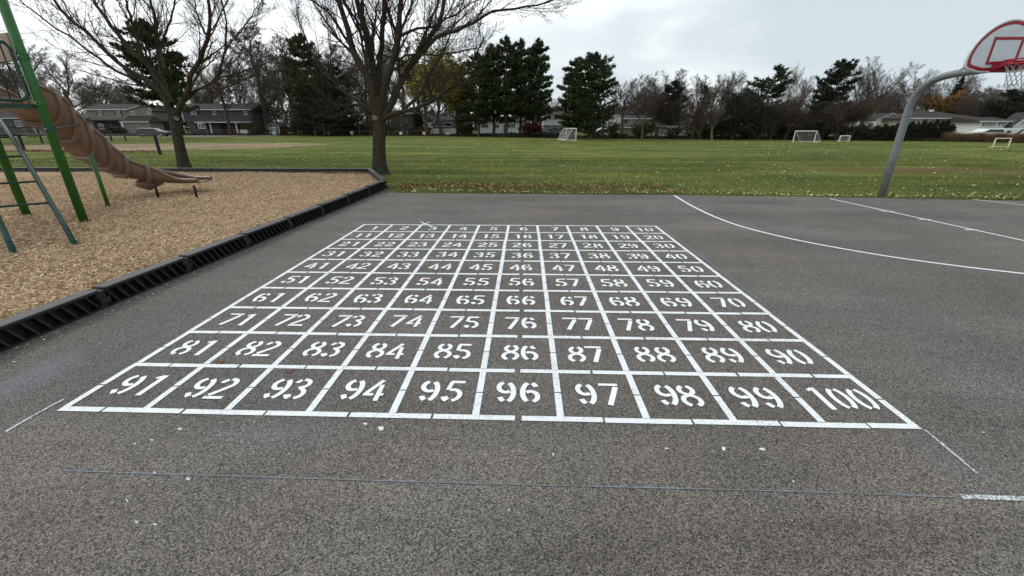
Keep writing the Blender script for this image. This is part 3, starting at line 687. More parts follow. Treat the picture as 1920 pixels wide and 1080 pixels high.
def bare_proto(seed, form):
    """a leafless tree about 10 m tall; trunk = main stems, crown = fine branching"""
    rg = np.random.default_rng(seed)
    H = 10.
    if form == 'round':  th, n1, a1, r1, trop = .25, 9, .75, .66, .06
    elif form == 'vase': th, n1, a1, r1, trop = .18, 9, .45, .85, .05
    elif form == 'tall': th, n1, a1, r1, trop = .35, 12, .55, .45, .10
    elif form == 'brush': th, n1, a1, r1, trop = .06, 12, .6, .85, .05
    n_ = 8; z = np.linspace(0, 1, n_)
    tl = H * (.93 if form == 'tall' else th + .22)
    T0 = np.zeros((1, n_, 3)); T0[0, :, 2] = z * tl; T0[0, 1:, 0] = np.cumsum(rg.normal(size=n_ - 1) * .06); T0[0, 1:, 1] = np.cumsum(rg.normal(size=n_ - 1) * .06)
    R0 = (.155 * (1 - z * (.8 if form == 'tall' else .45)))[None] * (.7 if form == 'brush' else 1); R0[0, 0] *= 1.35
    L1 = np.array([H * .72]) if form != 'tall' else np.array([H * .62])
    P1, R1 = grow(T0, R0, n1, th / (.93 if form == 'tall' else th + .22), 1., a1, r1, 8, trop + .03, .05, rg, .42, .35, .018, L=L1)
    P2, R2 = grow(P1, R1, 8, .12, 1., .55, .5, 6, .075, .07, rg, .55, .5, .012)
    P3, R3 = grow(P2, R2, 7, .12, 1., .58, .55, 5, .07, .085, rg, .6, .5, .0085)
    P4, R4 = grow(P3, R3, 6, .12, 1., .55, .6, 4, .06, .10, rg, .65, .5, .006)
    P5, R5 = grow(P4, R4, 4, .15, 1., .5, .7, 3, .05, .10, rg, .8, .5, .0046)
    tm = merge([tubes(T0, R0, 8), tubes(P1, R1, 6)])
    cm = merge([tubes(P2, R2, 4), tubes(P3, R3, 3), tubes(P4, R4, 3), tubes(P5, R5, 3)])
    top = max(P4[:, :, 2].max(), P5[:, :, 2].max()); s = H / np.percentile(P5[:, :, 2], 99.7)
    ends = P5[:, -1] * s
    wd = np.percentile(np.abs(P5[:, :, 0]), 98) * s
    return (tm[0] * s, tm[1]), (cm[0] * s, cm[1]), ends, wd
def mesh_only(name, V, F, m, col=None, smooth=False):
    o = fastmesh(name, V, F, m, None, col, smooth); me_ = o.data; bpy.data.objects.remove(o); return me_
PROTO = {}
for form, seeds in (('round', (11, 12, 13)), ('vase', (21, 22)), ('tall', (31, 32)), ('brush', (41, 42))):
    for i, sd_ in enumerate(seeds):
        tm, cm, ends, wd = bare_proto(sd_, form)
        PROTO[form, i] = (mesh_only('trunk', *tm, bark_m, smooth=True), mesh_only('crown', *cm, bark_m), ends, wd)
def leaf_cloud(pts, size, rg, tone=.35, flat=False):
    n_ = len(pts); d = rg.normal(size=(n_, 3)); d /= np.linalg.norm(d, axis=1, keepdims=True); e_ = np.cross(d, rg.normal(size=(n_, 3))); e_ /= np.linalg.norm(e_, axis=1, keepdims=True)
    s = size * (.6 + .8 * rg.random((n_, 1)))
    V = np.stack([pts - d * s, pts + e_ * s * .55, pts + d * s, pts - e_ * s * .55], 1).reshape(-1, 3)
    c = 1 + tone * rg.normal(size=(n_, 1)); c = np.repeat(np.clip(c, .35, 2.), 4, axis=0) * np.ones(3)
    return V, np.arange(n_ * 4).reshape(-1, 4), c
_used = {}
def place_mesh(name, me_, m, parent):
    o = bpy.data.objects.new(name, me_); S.collection.objects.link(o); o.parent = parent
    o.material_slots[0].link = 'OBJECT'; o.material_slots[0].material = m; return o
def bare_tree(u, vb, vt, label, form='round', var=0, wpx=None, m=None, name='bare_tree', Y=None, leaves=None, grp='trees beyond the field', rz=None, base=None):
    vb = vb or edge_row(u); p = G(u, vb) if Y is None else PY(u, 250, Y)
    H = ZAT(p[0], p[1], vt); tme, cme, ends, wd = PROTO[form, var]
    root = thing(name, label, 'tree', (p[0], p[1], 0), random.random() * 6.28 if rz is None else rz, grp)
    s = H / 10.; dep = (p - CAM) @ FW; sx_ = s
    if wpx: sx_ = min(2.2 * s, max(.45 * s, (wpx / F_PX * dep / 2) / wd))
    root.scale = (sx_, sx_, s)
    place_mesh('trunk', tme, m or bark_m, root); place_mesh('crown', cme, m or bark_m, root)
    if leaves:
        lm_, dens, size = leaves; rg = np.random.default_rng(int(u) + 5); sel = ends[rg.random(len(ends)) < dens]; sel = np.repeat(sel, 2, 0) + rg.normal(size=(len(sel) * 2, 3)) * .12
        V, F, c = leaf_cloud(sel, size, rg); fastmesh('foliage', V, F, lm_, root, c)
    return root

def needle_tufts(C, D, size, rg, blades=5, tone=.3):
    """C (n,3) tuft centres, D (n,3) main direction"""
    n_ = len(C); b = rg.normal(size=(n_, blades, 3)) * .55 + D[:, None]; b /= np.linalg.norm(b, axis=2, keepdims=True)
    sd_ = np.cross(b, rg.normal(size=b.shape)); sd_ /= np.linalg.norm(sd_, axis=2, keepdims=True)
    s = size * (.6 + .7 * rg.random((n_, blades, 1)))
    V = np.stack([C[:, None] - sd_ * s * .17, C[:, None] + sd_ * s * .17, C[:, None] + b * s], 2).reshape(-1, 3)
    c = np.clip(1 + tone * rg.normal(size=(n_, 1)), .35, 2.2); c = np.repeat(c, blades * 3, axis=0)
    warm = np.repeat(1 + .18 * rg.normal(size=(n_, 1)), blades * 3, axis=0)
    return V, np.arange(n_ * blades * 3).reshape(-1, 3), c * np.concatenate([warm, np.ones_like(warm), np.ones_like(warm) * .95], 1)
def conifer(u, vb, vt, wpx, label, form='pine', m=None, Y=None, seed=0, lean=0., clear=.12, name='pine_tree', grp='trees beyond the field', nb=120, cat='tree', dens=1.):
    vb = vb or edge_row(u); p = G(u, vb) if Y is None else PY(u, 250, Y); H = ZAT(p[0], p[1], vt); dep = (p - CAM) @ FW; W = wpx / F_PX * dep / 2
    rg = np.random.default_rng(seed + int(u)); root = thing(name, label, cat, (p[0], p[1], 0), 0, grp)
    z = np.linspace(0, 1, 9); T0 = np.zeros((1, 9, 3)); T0[0, :, 2] = z * H * .97; T0[0, :, 0] = lean * z ** 1.5 + np.concatenate([[0], np.cumsum(rg.normal(size=8) * .008 * H)])
    r0 = .017 * H + .03; R0 = (r0 * (1 - .85 * z))[None]
    fastmesh('trunk', *tubes(T0, R0, 8), bark_b if form != 'cedar' else bark_d, root, smooth=True)
    h = clear + (1 - clear) * (np.arange(nb) + rg.random(nb)) / nb
    if form == 'pine':                                       # whorls bunch the limbs into tiers
        tiers = int(12 * (1 - clear)) + 2; h = clear + (1 - clear) * (np.round((h - clear) / (1 - clear) * tiers) / tiers) + rg.normal(size=nb) * .006
        prof = np.clip(1.15 - 1.0 * np.abs(h - .42) ** 1.35 * 1.6, .1, 1) * np.clip((1.05 - h) * 5.0, .2, 1)
        prof *= np.clip(.45 + .5 * rg.random(nb) + .35 * rg.random(nb), .35, 1.15); up0, droop = .18, -.0
    elif form == 'spruce':
        prof = (1.02 - h) ** .85 * (.75 + .4 * rg.random(nb)); up0, droop = -.12, 0
    elif form == 'column':
        prof = np.clip((1.03 - h) * 2.2, .08, 1) ** .7 * (.75 + .35 * rg.random(nb)); up0, droop = .9, 0
    else:
        prof = np.sin(np.clip(h, .05, 1) * np.pi * .9 + .2) ** .6 * (.7 + .4 * rg.random(nb)); up0, droop = .35, 0
    h = np.clip(h, clear * .8, .985)
    az = rg.random(nb) * 2 * np.pi; L = np.maximum(W * prof, .04 * H * .3)
    x = h * 8; i = np.clip(x.astype(int), 0, 7); f = (x - i)[:, None]; S0 = T0[0, i] * (1 - f) + T0[0, i + 1] * f
    up = up0 + .9 * np.clip(h - .72, 0, 1) * 2 + .12 * rg.normal(size=nb)
    D = np.stack([np.cos(az), np.sin(az), up], 1); D /= np.linalg.norm(D, axis=1, keepdims=True)
    n_ = 6; Q = np.zeros((nb, n_, 3)); Q[:, 0] = S0; d = D.copy()
    for j in range(1, n_):
        d = d + np.array([0, 0, .05 if form == 'pine' else .02]) + rg.normal(size=d.shape) * .05; d /= np.linalg.norm(d, axis=1, keepdims=True); Q[:, j] = Q[:, j - 1] + d * (L / (n_ - 1))[:, None]
    Rb = np.clip(.10 * r0 + .012 * L, .01, .1)[:, None] * np.linspace(1, .3, n_)[None]
    nt_ = np.maximum(6, (L / max(W, .1) * (52 if form == 'pine' else 38) * dens).astype(int)); bi = np.repeat(np.arange(nb), nt_); tt = rg.random(len(bi)) ** (.62 if form == 'pine' else .8) * .98 + .02
    if form == 'pine': tt = .18 + .82 * tt
    x = tt * (n_ - 1); i = np.clip(x.astype(int), 0, n_ - 2); f = (x - i)[:, None]; C = Q[bi, i] * (1 - f) + Q[bi, i + 1] * f
    dd = Q[bi, i + 1] - Q[bi, i]; dd /= np.linalg.norm(dd, axis=1, keepdims=True)
    spread = (L[bi] * .27 * (.35 + np.sin(tt * np.pi) * .9))[:, None]; side = np.stack([-dd[:, 1], dd[:, 0], dd[:, 2] * 0], 1)
    if form in ('pine', 'spruce'): C = C + side * spread * rg.normal(size=(len(C), 1)) * .75 + np.array([0, 0, 1]) * rg.normal(size=(len(C), 1)) * (.0085 * H if form == 'pine' else .014 * H) * .75
    else: C = C + rg.normal(size=C.shape) * spread * .45
    dd = dd * .6 + np.array([0, 0, .35 if form != 'spruce' else -.05]) + side * np.sign(rg.normal(size=(len(C), 1))) * .3
    V, F, c = needle_tufts(C, dd, .026 * H + .09 if form == 'pine' else .026 * H + .06, rg, 5)
    cr_ = fastmesh('crown', V, F, m or pine_m, root, c)
    fastmesh('limbs', *tubes(Q, Rb, 4), bark_b, root)
    return root
def bush(u, vb, vt, wpx, label, m, Y=None, seed=0, name='bush', size=.11, n_=2600, dome=1., stems=None, cat='bush', grp=None, off=0.):
    vb = vb or edge_row(u); p = G(u, vb) if Y is None else PY(u, 250, Y); H = ZAT(p[0], p[1], vt); dep = (p - CAM) @ FW; W = wpx / F_PX * dep / 2
    rg = np.random.default_rng(seed + int(u * 3)); root = thing(name, label, cat, (p[0], p[1], 0), 0, grp)
    T0 = np.zeros((1, 4, 3)); T0[0, :, 2] = np.linspace(0, .3, 4) * H; R0 = np.full((1, 4), .03 + .008 * H)
    P1, R1 = grow(T0, R0, 12, .05, 1, .7, 1., 5, .05, .1, rg, .7, .1, .012, L=np.array([H * .62])); sc_ = np.array([W / (H * .5), W / (H * .5), 1.])
    P2, R2 = grow(P1, R1, 9, .15, 1, .7, .5, 4, .03, .15, rg, .6, .5, .008); P3, R3 = grow(P2, R2, 7, .1, 1, .7, .55, 3, .02, .15, rg, .6, .5, .006)
    tm = merge([tubes(T0 * sc_, R0, 6), tubes(P1 * sc_, R1, 4), tubes(P2 * sc_, R2, 3), tubes(P3 * sc_, R3, 3)])
    fastmesh('stems', *tm, stems or bark_d, root)
    pts = np.concatenate([P3.reshape(-1, 3), P2.reshape(-1, 3)]) * sc_; pts = pts[rg.integers(0, len(pts), n_)] + rg.normal(size=(n_, 3)) * .06 * H; pts[:, 2] = np.clip(pts[:, 2], .05, None)
    if m is not None and n_:
        V, F, c = leaf_cloud(pts, size, rg, .35); fastmesh('foliage', V, F, m, root, c)
    return root

# ---- the two maples in front: traced limbs at their own depth, finer branches grown from them
def hero_tree(base, trunk_r, limbs, label, seed, name='maple_tree'):
    rg = np.random.default_rng(seed); root = thing(name, label, 'tree', tuple(base), 0); b3 = np.asarray(base)
    def pt(u, v, dy): return PY(u, v, base[1] + dy) - b3
    tr = limbs['trunk']; P_ = np.array([pt(u, v, 0) for u, v in tr]); P_[0] = (P_[0][0], P_[0][1], -.05)
    def resample(P_, n_):
        c = catmull(P_, 6); s = np.concatenate([[0], np.cumsum(np.linalg.norm(np.diff(c, axis=0), axis=1))]); q = np.linspace(0, s[-1], n_)
        return np.stack([np.interp(q, s, c[:, i]) for i in range(3)], 1)
    TP = resample(P_, 14); z = np.linspace(0, 1, 14); TR = trunk_r * (1 - .12 * z) * (1 + .55 * np.exp(-z * 9))
    V, F = tubes(TP[None], TR[None], 28); ang = np.arctan2(V[:, 1] - np.repeat(TP[:, 1], 28), V[:, 0] - np.repeat(TP[:, 0], 28)); cz_ = np.repeat(TP, 28, 0)
    fl = 1 + (.05 * np.sin(ang * 5 + 1) + .035 * np.sin(ang * 9)) + .30 * np.exp(-np.repeat(z, 28) * 14) * np.maximum(0, np.sin(ang * 2.5 + 1)); V = cz_ + (V - cz_) * fl[:, None]
    parts = [(V, F)]; LP = []; LR = []
    for pts, dy, r0, r1 in limbs['limbs']:
        n0 = len(pts); Q = np.array([pt(u, v, dy * (i / (n0 - 1)) ** .9) for i, (u, v) in enumerate(pts)]); Q = resample(Q, 16)
        Q[1:-1] += rg.normal(size=(14, 3)) * .018; R_ = np.linspace(r0 ** .8, r1 ** .8, 16) ** 1.25; LP.append(Q); LR.append(R_); parts.append(tubes(Q[None], R_[None], 10))
    V, F = merge(parts); fastmesh('trunk', V, F, bark_g, root, smooth=True)
    LP = np.array(LP); LR = np.array(LR); Ls = np.linalg.norm(np.diff(LP, axis=1), axis=2).sum(1)
    P1, R1 = grow(LP, LR, 10, .22, 1., .55, .42, 8, .065, .07, rg, .40, .4, .0085, L=np.clip(Ls, 2.2, 5.5))
    P1b, R1b = grow(LP, LR, 10, .15, 1., .8, .22, 6, .06, .13, rg, .25, .3, .006, L=np.clip(Ls, 2.2, 5.5))
    P2, R2 = grow(P1, R1, 7, .15, 1., .58, .46, 6, .06, .09, rg, .55, .5, .006)
    P3, R3 = grow(np.concatenate([P2]), R2, 5, .2, 1., .6, .52, 5, .08, .10, rg, .6, .5, .0042)
    P3b, R3b = grow(P1b, R1b, 4, .2, 1., .6, .5, 5, .06, .13, rg, .6, .5, .0042)
    P4, R4 = grow(np.concatenate([P3, P3b]), np.concatenate([R3, R3b]), 4, .2, 1., .55, .55, 4, .10, .12, rg, .8, .4, .0032)
    V, F = merge([tubes(P1, R1, 6), tubes(P1b, R1b, 5), tubes(P2, R2, 5), tubes(P3, R3, 4), tubes(P3b, R3b, 4), tubes(P4, R4, 3)])
    fastmesh('crown', V, F, bark_g, root)
    # a few shrivelled leaves still hang on
    sel = P4[rg.random(len(P4)) < .02][:, -1]; V, F, c = leaf_cloud(sel, .035, rg); fastmesh('clinging_leaves', V, F, brn_m, root, c)
    if 'scar' in limbs:
        u, v, rr_ = limbs['scar']; c_ = pt(u, v, 0); d_ = CAM - b3 - c_; d_[2] *= .2; d_ /= np.linalg.norm(d_); c_ = c_ + d_ * trunk_r * .82
        sc_ = MB().tube([tuple(c_), tuple(c_ + d_ * .05)], [rr_, rr_ * .85], 14); so = sc_.build('branch_scar', bark_p, root, smooth=False)
    return root
b2_ = G(712, 327)
hero_tree((b2_[0], b2_[1], 0), .235, {'trunk': [(712, 329), (711, 300), (710.5, 270), (711, 240), (709, 205), (707, 180)], 'scar': (703, 221, .10), 'limbs': [
 ([(709, 225), (700, 190), (692, 150), (671, 112), (658, 82), (652, 55), (642, 20), (630, -20), (612, -80)], -.8, .17, .05),
 ([(708, 195), (702, 150), (695, 95), (686, 62), (676, 30), (668, -5), (655, -60), (640, -130)], .5, .15, .05),
 ([(709, 190), (711, 128), (716, 94), (717, 57), (719, 0), (722, -60), (724, -140)], 1.3, .12, .045),
 ([(713, 205), (723, 155), (736, 113), (746, 72), (749, 31), (752, -5), (760, -70), (764, -130)], -1.0, .135, .045),
 ([(714, 225), (736, 194), (753, 150), (777, 116), (799, 79), (818, 52), (831, 18), (838, -10), (850, -70)], .8, .15, .045),
 ([(716, 226), (730, 216), (750, 210), (780, 202), (806, 190), (831, 173), (856, 154), (876, 132), (894, 101), (908, 70)], -1.8, .085, .022),
 ([(777, 116), (800, 90), (821, 68), (853, 60), (876, 49), (900, 33), (922, 21), (950, 20), (985, 12), (1020, 6), (1050, -8)], -1.2, .08, .018),
 ([(736, 100), (749, 70), (768, 60), (790, 52), (815, 49), (850, 30), (880, 8), (910, -8)], 1.8, .06, .018),
 ([(706, 222), (694, 208), (680, 196), (664, 184), (639, 167), (623, 148), (606, 125), (591, 107), (577, 80), (566, 55), (556, 20)], 1.4, .075, .018),
 ([(697, 214), (670, 197), (639, 198), (617, 190), (595, 167), (575, 150)], -1.6, .045, .012),
 ([(660, 92), (645, 66), (632, 47), (617, 25), (600, 12), (578, -4), (550, -30)], -.8, .055, .016),
 ([(697, 110), (699, 76), (703, 41), (708, 5), (715, -40)], -1.4, .055, .016),
 ([(757, 205), (783, 180), (799, 151), (821, 116), (837, 85), (844, 60), (853, 40), (870, 0)], 2.2, .06, .018),
 ([(735, 122), (745, 113), (765, 104), (790, 102), (815, 103), (843, 101), (876, 94), (905, 88)], -1.0, .045, .014),
 ([(745, 90), (752, 55), (765, 25), (775, -10), (790, -60)], 1.0, .06, .02),
 ([(783, 108), (793, 75), (810, 35), (822, 0), (835, -50)], -1.2, .055, .018),
]}, 'large bare maple with spreading limbs behind the far corner of the black border', 5)
b1_ = G(348, 320)
hero_tree((b1_[0], b1_[1], 0), .20, {'trunk': [(348, 321), (342, 295), (336, 268), (331, 240), (330, 215), (329, 203)], 'scar': (331, 222, .09), 'limbs': [
 ([(330, 228), (318, 208), (303, 176), (280, 155), (257, 141), (240, 132), (223, 119), (196, 95), (168, 64), (150, 49), (134, 37), (112, 15), (98, -5), (70, -50)], -1.0, .11, .035),
 ([(321, 195), (308, 170), (297, 153), (278, 122), (242, 92), (211, 52), (184, 12), (165, -20), (140, -70)], .8, .12, .035),
 ([(275, 118), (266, 108), (257, 76), (245, 37), (234, -2), (220, -60)], -.6, .065, .025),
 ([(328, 222), (321, 195), (306, 153), (297, 101), (292, 61), (289, 27), (281, 0), (272, -50)], 1.0, .11, .035),
 ([(333, 222), (339, 195), (352, 171), (364, 134), (382, 95), (391, 61), (394, 24), (388, -10), (380, -70)], -1.2, .12, .035),
 ([(345, 190), (364, 171), (380, 165), (394, 159), (410, 140), (418, 118), (422, 98), (425, 61), (422, 27), (412, -10)], 1.2, .065, .025),
 ([(352, 180), (370, 168), (395, 166), (419, 165), (455, 150), (500, 137), (540, 128)], -1.4, .045, .012),
 ([(395, 158), (410, 147), (432, 140), (455, 134), (492, 122), (530, 100)], 1.0, .035, .010),
 ([(300, 165), (280, 152), (257, 145), (240, 143), (223, 137), (190, 113), (150, 82), (125, 65), (100, 50), (65, 22), (38, 0), (10, -30)], -.4, .06, .018),
 ([(309, 130), (300, 90), (312, 60), (322, 30), (330, -5), (338, -50)], 1.5, .055, .02),
 ([(422, 100), (440, 70), (462, 45), (480, 15), (498, -10)], -.6, .03, .010),
 ([(391, 70), (378, 50), (370, 25), (362, -5)], .6, .05, .02),
]}, 'bare maple with low fork standing behind the slide exit', 9)

# ---- far bare trees
BT = [
 # u, vb(None=edge), vt, form, var, wpx, bark, Y, label, leaves
 (150, None, 95, 'round', 0, 175, bark_m, 62, 'wide bare tree with twisting limbs behind the top of the slide', None),
 (-30, None, 5, 'round', 1, 330, bark_m, 45, 'tall bare tree whose twigs reach into the left edge of the sky', None),
 (60, None, 70, 'round', 2, 190, bark_m, 78, 'bare tree seen through the green posts', None),
 (215, None, 130, 'vase', 1, 120, bark_m, 128, 'grey bare tree above the cream house roof', None),
 (433, None, 118, 'tall', 0, 95, bark_r, 95, 'reddish brown bare tree in front of the grey house', None),
 (462, None, 84, 'vase', 0, 90, bark_b, 118, 'tall bare tree rising behind the grey house', None),
 (500, None, 50, 'tall', 1, 90, bark_m, 108, 'tall thin bare tree above the blue shed', None),
 (535, None, 95, 'vase', 1, 90, bark_m, 100, 'bare vase shaped tree right of the blue shed', None),
 (555, None, 62, 'tall', 0, 80, bark_m, 112, 'tall bare tree left of the dark pine', None),
 (415, None, 110, 'round', 1, 100, bark_b, 130, 'bare tree behind the grey house roof', None),
 (585, None, 135, 'brush', 0, 100, bark_b, 96, 'low spreading bare tree before the dark evergreens', None),
 (632, None, 82, 'tall', 1, 80, bark_m, 110, 'bare tree behind the dark pine left of the maple', None),
 (663, None, 78, 'vase', 0, 80, bark_m, 100, 'bare tree close behind the left limbs of the central maple', None),
 (690, None, 92, 'tall', 0, 75, bark_m, 104, 'slim bare tree directly behind the central maple trunk', None),
 (735, None, 62, 'vase', 1, 100, bark_m, 112, 'tall bare tree behind the right limbs of the central maple', None),
 (755, None, 82, 'tall', 1, 80, bark_b, 98, 'brown bare tree by the brown house', None),
 (803, 254.5, 80, 'vase', 0, 130, bark_b, None, 'multi-stemmed bare tree at the field edge by the yard sign', (yel_m, .16, .10)),
 (828, None, 104, 'vase', 1, 105, bark_b, 101, 'yellow green leafed willow like tree behind the white fence', (yel_m, .42, .13)),
 (858, 255, 135, 'tall', 0, 50, bark_d, None, 'slim dark trunked tree with yellow leaves before the white fence', (yel_m, .3, .12)),
 (872, None, 120, 'round', 2, 90, bark_b, 125, 'bare tree behind the tall pine group', None),
 (1010, None, 175, 'round', 0, 90, bark_m, 135, 'bare tree behind the white two storey house', None),
 (1000, None, 200, 'round', 1, 60, bark_r, 120, 'small reddish bare tree between the pine groups', (brn_m, .25, .10)),
 (1040, None, 182, 'vase', 0, 60, bark_m, 130, 'distant bare tree between the two pine groups', None),
 (1165, None, 140, 'round', 1, 95, bark_b, 70, 'round crowned bare oak with thick trunk by the tan garage', None),
 (1203, 262, 175, 'round', 2, 60, bark_b, None, 'small bare tree at the field edge right of the tan garage', (brn_m, .12, .07)),
 (1200, None, 158, 'vase', 0, 60, bark_m, 95, 'grey bare tree behind the tan garage', None),
 (1232, None, 132, 'vase', 1, 75, bark_m, 80, 'tall grey bare tree behind the dark pine', None),
 (1262, None, 128, 'tall', 0, 60, bark_m, 84, 'tall bare tree just right of the dark pine tip', None),
 (1240, 262, 172, 'brush', 1, 55, bark_d, None, 'dark tangled bare tree before the white sunroom', (brn_m, .1, .06)),
 (1298, 262, 165, 'brush', 0, 60, bark_r, None, 'reddish bare tree beside the white sunroom', (brn_m, .12, .06)),
 (1300, None, 138, 'round', 0, 75, bark_m, 84, 'bare tree above the small spruce', None),
 (1330, None, 132, 'round', 1, 90, bark_m, 82, 'grey bare tree left of the leaning pine', None),
 (1368, None, 148, 'vase', 0, 70, bark_m, 88, 'bare tree in the gap left of the leaning pine', None),
 (1335, 262, 185, 'vase', 1, 60, bark_p, None, 'pale leaning bare tree at the field edge', None),
 (1482, None, 118, 'vase', 0, 70, bark_p, 70, 'tall pale bare tree right of the leaning pine', None),
 (1470, 262.5, 185, 'brush', 0, 100, bark_r, None, 'reddish brushy tree behind the big goal left side', (brn_m, .1, .05)),
 (1515, None, 160, 'brush', 1, 70, bark_m, 70, 'bare tree at the foot of the tall dark pine', None),
 (1605, None, 106, 'vase', 1, 85, bark_m, 76, 'tall fan shaped bare tree right of the dark pine', None),
 (1590, 263, 178, 'brush', 1, 100, bark_r, None, 'reddish brushy tree behind the smallest goal', (brn_m, .1, .05)),
 (1616, 263, 228, 'brush', 0, 34, bark_b, None, 'brown brushy tree at left end of the arborvitae hedge', None),
 (1640, None, 165, 'round', 2, 70, bark_b, 112, 'brown bare tree behind the white gable', None),
 (1695, None, 130, 'round', 0, 85, bark_m, 105, 'bare tree behind the hoop post', None),
 (1722, None, 138, 'vase', 0, 70, bark_b, 110, 'bare tree beside the hoop post bend', None),
 (1765, None, 128, 'vase', 1, 60, bark_m, 115, 'bare tree above the hip roofed house', None),
 (1745, None, 172, 'round', 1, 62, bark_b, 100, 'orange leafed tree behind the hip roofed house', (ora_m, .34, .11)),
 (1800, None, 160, 'round', 2, 70, bark_m, 105, 'bare tree right of the dark spruce behind the roofs', None),
 (1835, None, 166, 'round', 0, 75, bark_b, 100, 'brown bare tree behind the low brick wing', (brn_m, .2, .08)),
 (1880, None, 150, 'vase', 0, 90, bark_p, 90, 'pale bare tree below the basketball net', None),
 (1915, None, 140, 'vase', 1, 80, bark_p, 96, 'pale bare tree at the right edge of the picture', None),
 (1960, None, 120, 'round', 1, 110, bark_m, 90, 'bare tree just past the right edge of the picture', None),
 (482, None, 165, 'brush', 1, 80, bark_b, 116, 'brushy bare tree by the right end of the grey house', None),
 (575, None, 110, 'tall', 1, 70, bark_b, 104, 'brown bare tree close left of the dark pine', None),
 (610, None, 105, 'vase', 0, 80, bark_m, 118, 'bare tree rising right behind the dark pine', None),
 (648, None, 100, 'tall', 0, 70, bark_b, 92, 'brown bare tree in front of the shorter dark evergreen', None),
 (675, 254.5, 150, 'brush', 0, 80, bark_b, None, 'dense brown thicket tree left of the central maple trunk', None),
 (708, None, 120, 'brush', 1, 80, bark_m, 100, 'thicket tree hidden behind the central maple', None),
 (785, None, 120, 'tall', 1, 70, bark_b, 108, 'dark bare tree just right of the brown house', None),
 (848, None, 150, 'round', 1, 80, bark_b, 130, 'brown bare tree above the house with the porch gable', None),
 (520, None, 130, 'brush', 1, 90, bark_r, 104, 'reddish thicket tree above the blue shed roof', None),
 (490, None, 140, 'brush', 0, 90, bark_b, 112, 'brown thicket tree right of the grey house roof', None),
 (1312, 262, 190, 'brush', 0, 90, bark_b, None, 'low thicket tree below the small spruce', None),
 (1355, 262, 200, 'brush', 1, 80, bark_d, None, 'low dark thicket tree left of the broad juniper', None),
 (1445, 262, 180, 'brush', 1, 90, bark_b, None, 'low thicket tree right of the leaning pine trunk', None),
 (1500, 262.5, 190, 'brush', 0, 90, bark_r, None, 'low reddish thicket tree directly behind the big goal', None),
 (1540, 263, 200, 'brush', 1, 80, bark_b, None, 'low thicket tree midway between the right goals', None),
 (1565, 263, 185, 'brush', 0, 90, bark_r, None, 'reddish thicket tree above left of the smallest goal', None),
 (1596, 263, 182, 'brush', 1, 60, bark_b, None, 'thicket tree above right of the smallest goal', None),
 (1655, None, 150, 'brush', 0, 80, bark_m, 104, 'thicket tree behind the white gable house roof', None),
 (1680, None, 165, 'brush', 1, 90, bark_b, 100, 'thicket tree between white gable and hip roofed house', None),
 (1780, None, 165, 'brush', 1, 90, bark_b, 112, 'thicket tree behind the ridge of the hip roofed house', None),
 (1825, None, 175, 'brush', 0, 90, bark_m, 100, 'thicket tree behind right end of the hip roofed house', None),
 (1855, None, 172, 'brush', 1, 90, bark_b, 96, 'thicket tree above the white shuttered house roof left part', None),
 (1190, None, 170, 'brush', 0, 80, bark_b, 92, 'thicket tree behind the tan garage', None),
 (1222, None, 165, 'brush', 1, 70, bark_r, 84, 'reddish thicket tree left of the sunroom', None),
 (-5, None, 120, 'brush', 0, 120, bark_b, 90, 'thicket tree at the far left behind the ladder', None),
 (110, None, 130, 'brush', 1, 130, bark_m, 120, 'bare thicket behind the low houses left of the slide', None),
 (265, None, 165, 'brush', 0, 110, bark_m, 125, 'bare thicket behind the cream house roof', None),
 (395, None, 140, 'brush', 1, 110, bark_b, 125, 'bare thicket behind the grey house roof', None),
 (1812, None, 178, 'brush', 0, 80, bark_b, 92, 'low brown tree right of the spruce behind the brick chimney', None),
]
for (u, vb, vt, form, var, wpx, bk_, Y, lb, lv) in BT:
    bare_tree(u, vb, vt, lb, form, var, wpx, bk_, Y=Y, leaves=lv)
# far screen of smaller trees seen between the near ones
far_lab = ['far tree behind roofs %s' % s for s in ()]
FT = [(100, 160, 'left of the slide'), (185, 165, 'behind the cream house chimney end'), (255, 170, 'right above the cream house'), (380, 150, 'behind the left gable of the grey house'), (600, 150, 'deep behind the dark evergreens'), (715, 150, 'deep behind the central maple'), (780, 150, 'deep behind the brown house'),
      (900, 150, 'behind the tall pine group'), (960, 160, 'seen through the tall pine group'), (1100, 180, 'behind the paired pines'), (1140, 190, 'right of the paired pines'), (1220, 180, 'behind the sunroom'), (1400, 180, 'behind the leaning pine'), (1450, 175, 'right of the leaning pine trunk'), (1550, 165, 'behind the tall dark pine'),
      (1660, 170, 'above the white gable'), (1790, 180, 'above the brick chimney'), (1860, 178, 'above the white shuttered house'), (1900, 172, 'behind the white shuttered house')]
for i, (u, vt, wh) in enumerate(FT):
    bare_tree(u, None, vt, 'hazy distant bare tree ' + wh, ('round', 'vase')[i % 2], i % 2, 85, bark_m if i % 3 else bark_b, Y=145 if u < 1000 else 118)

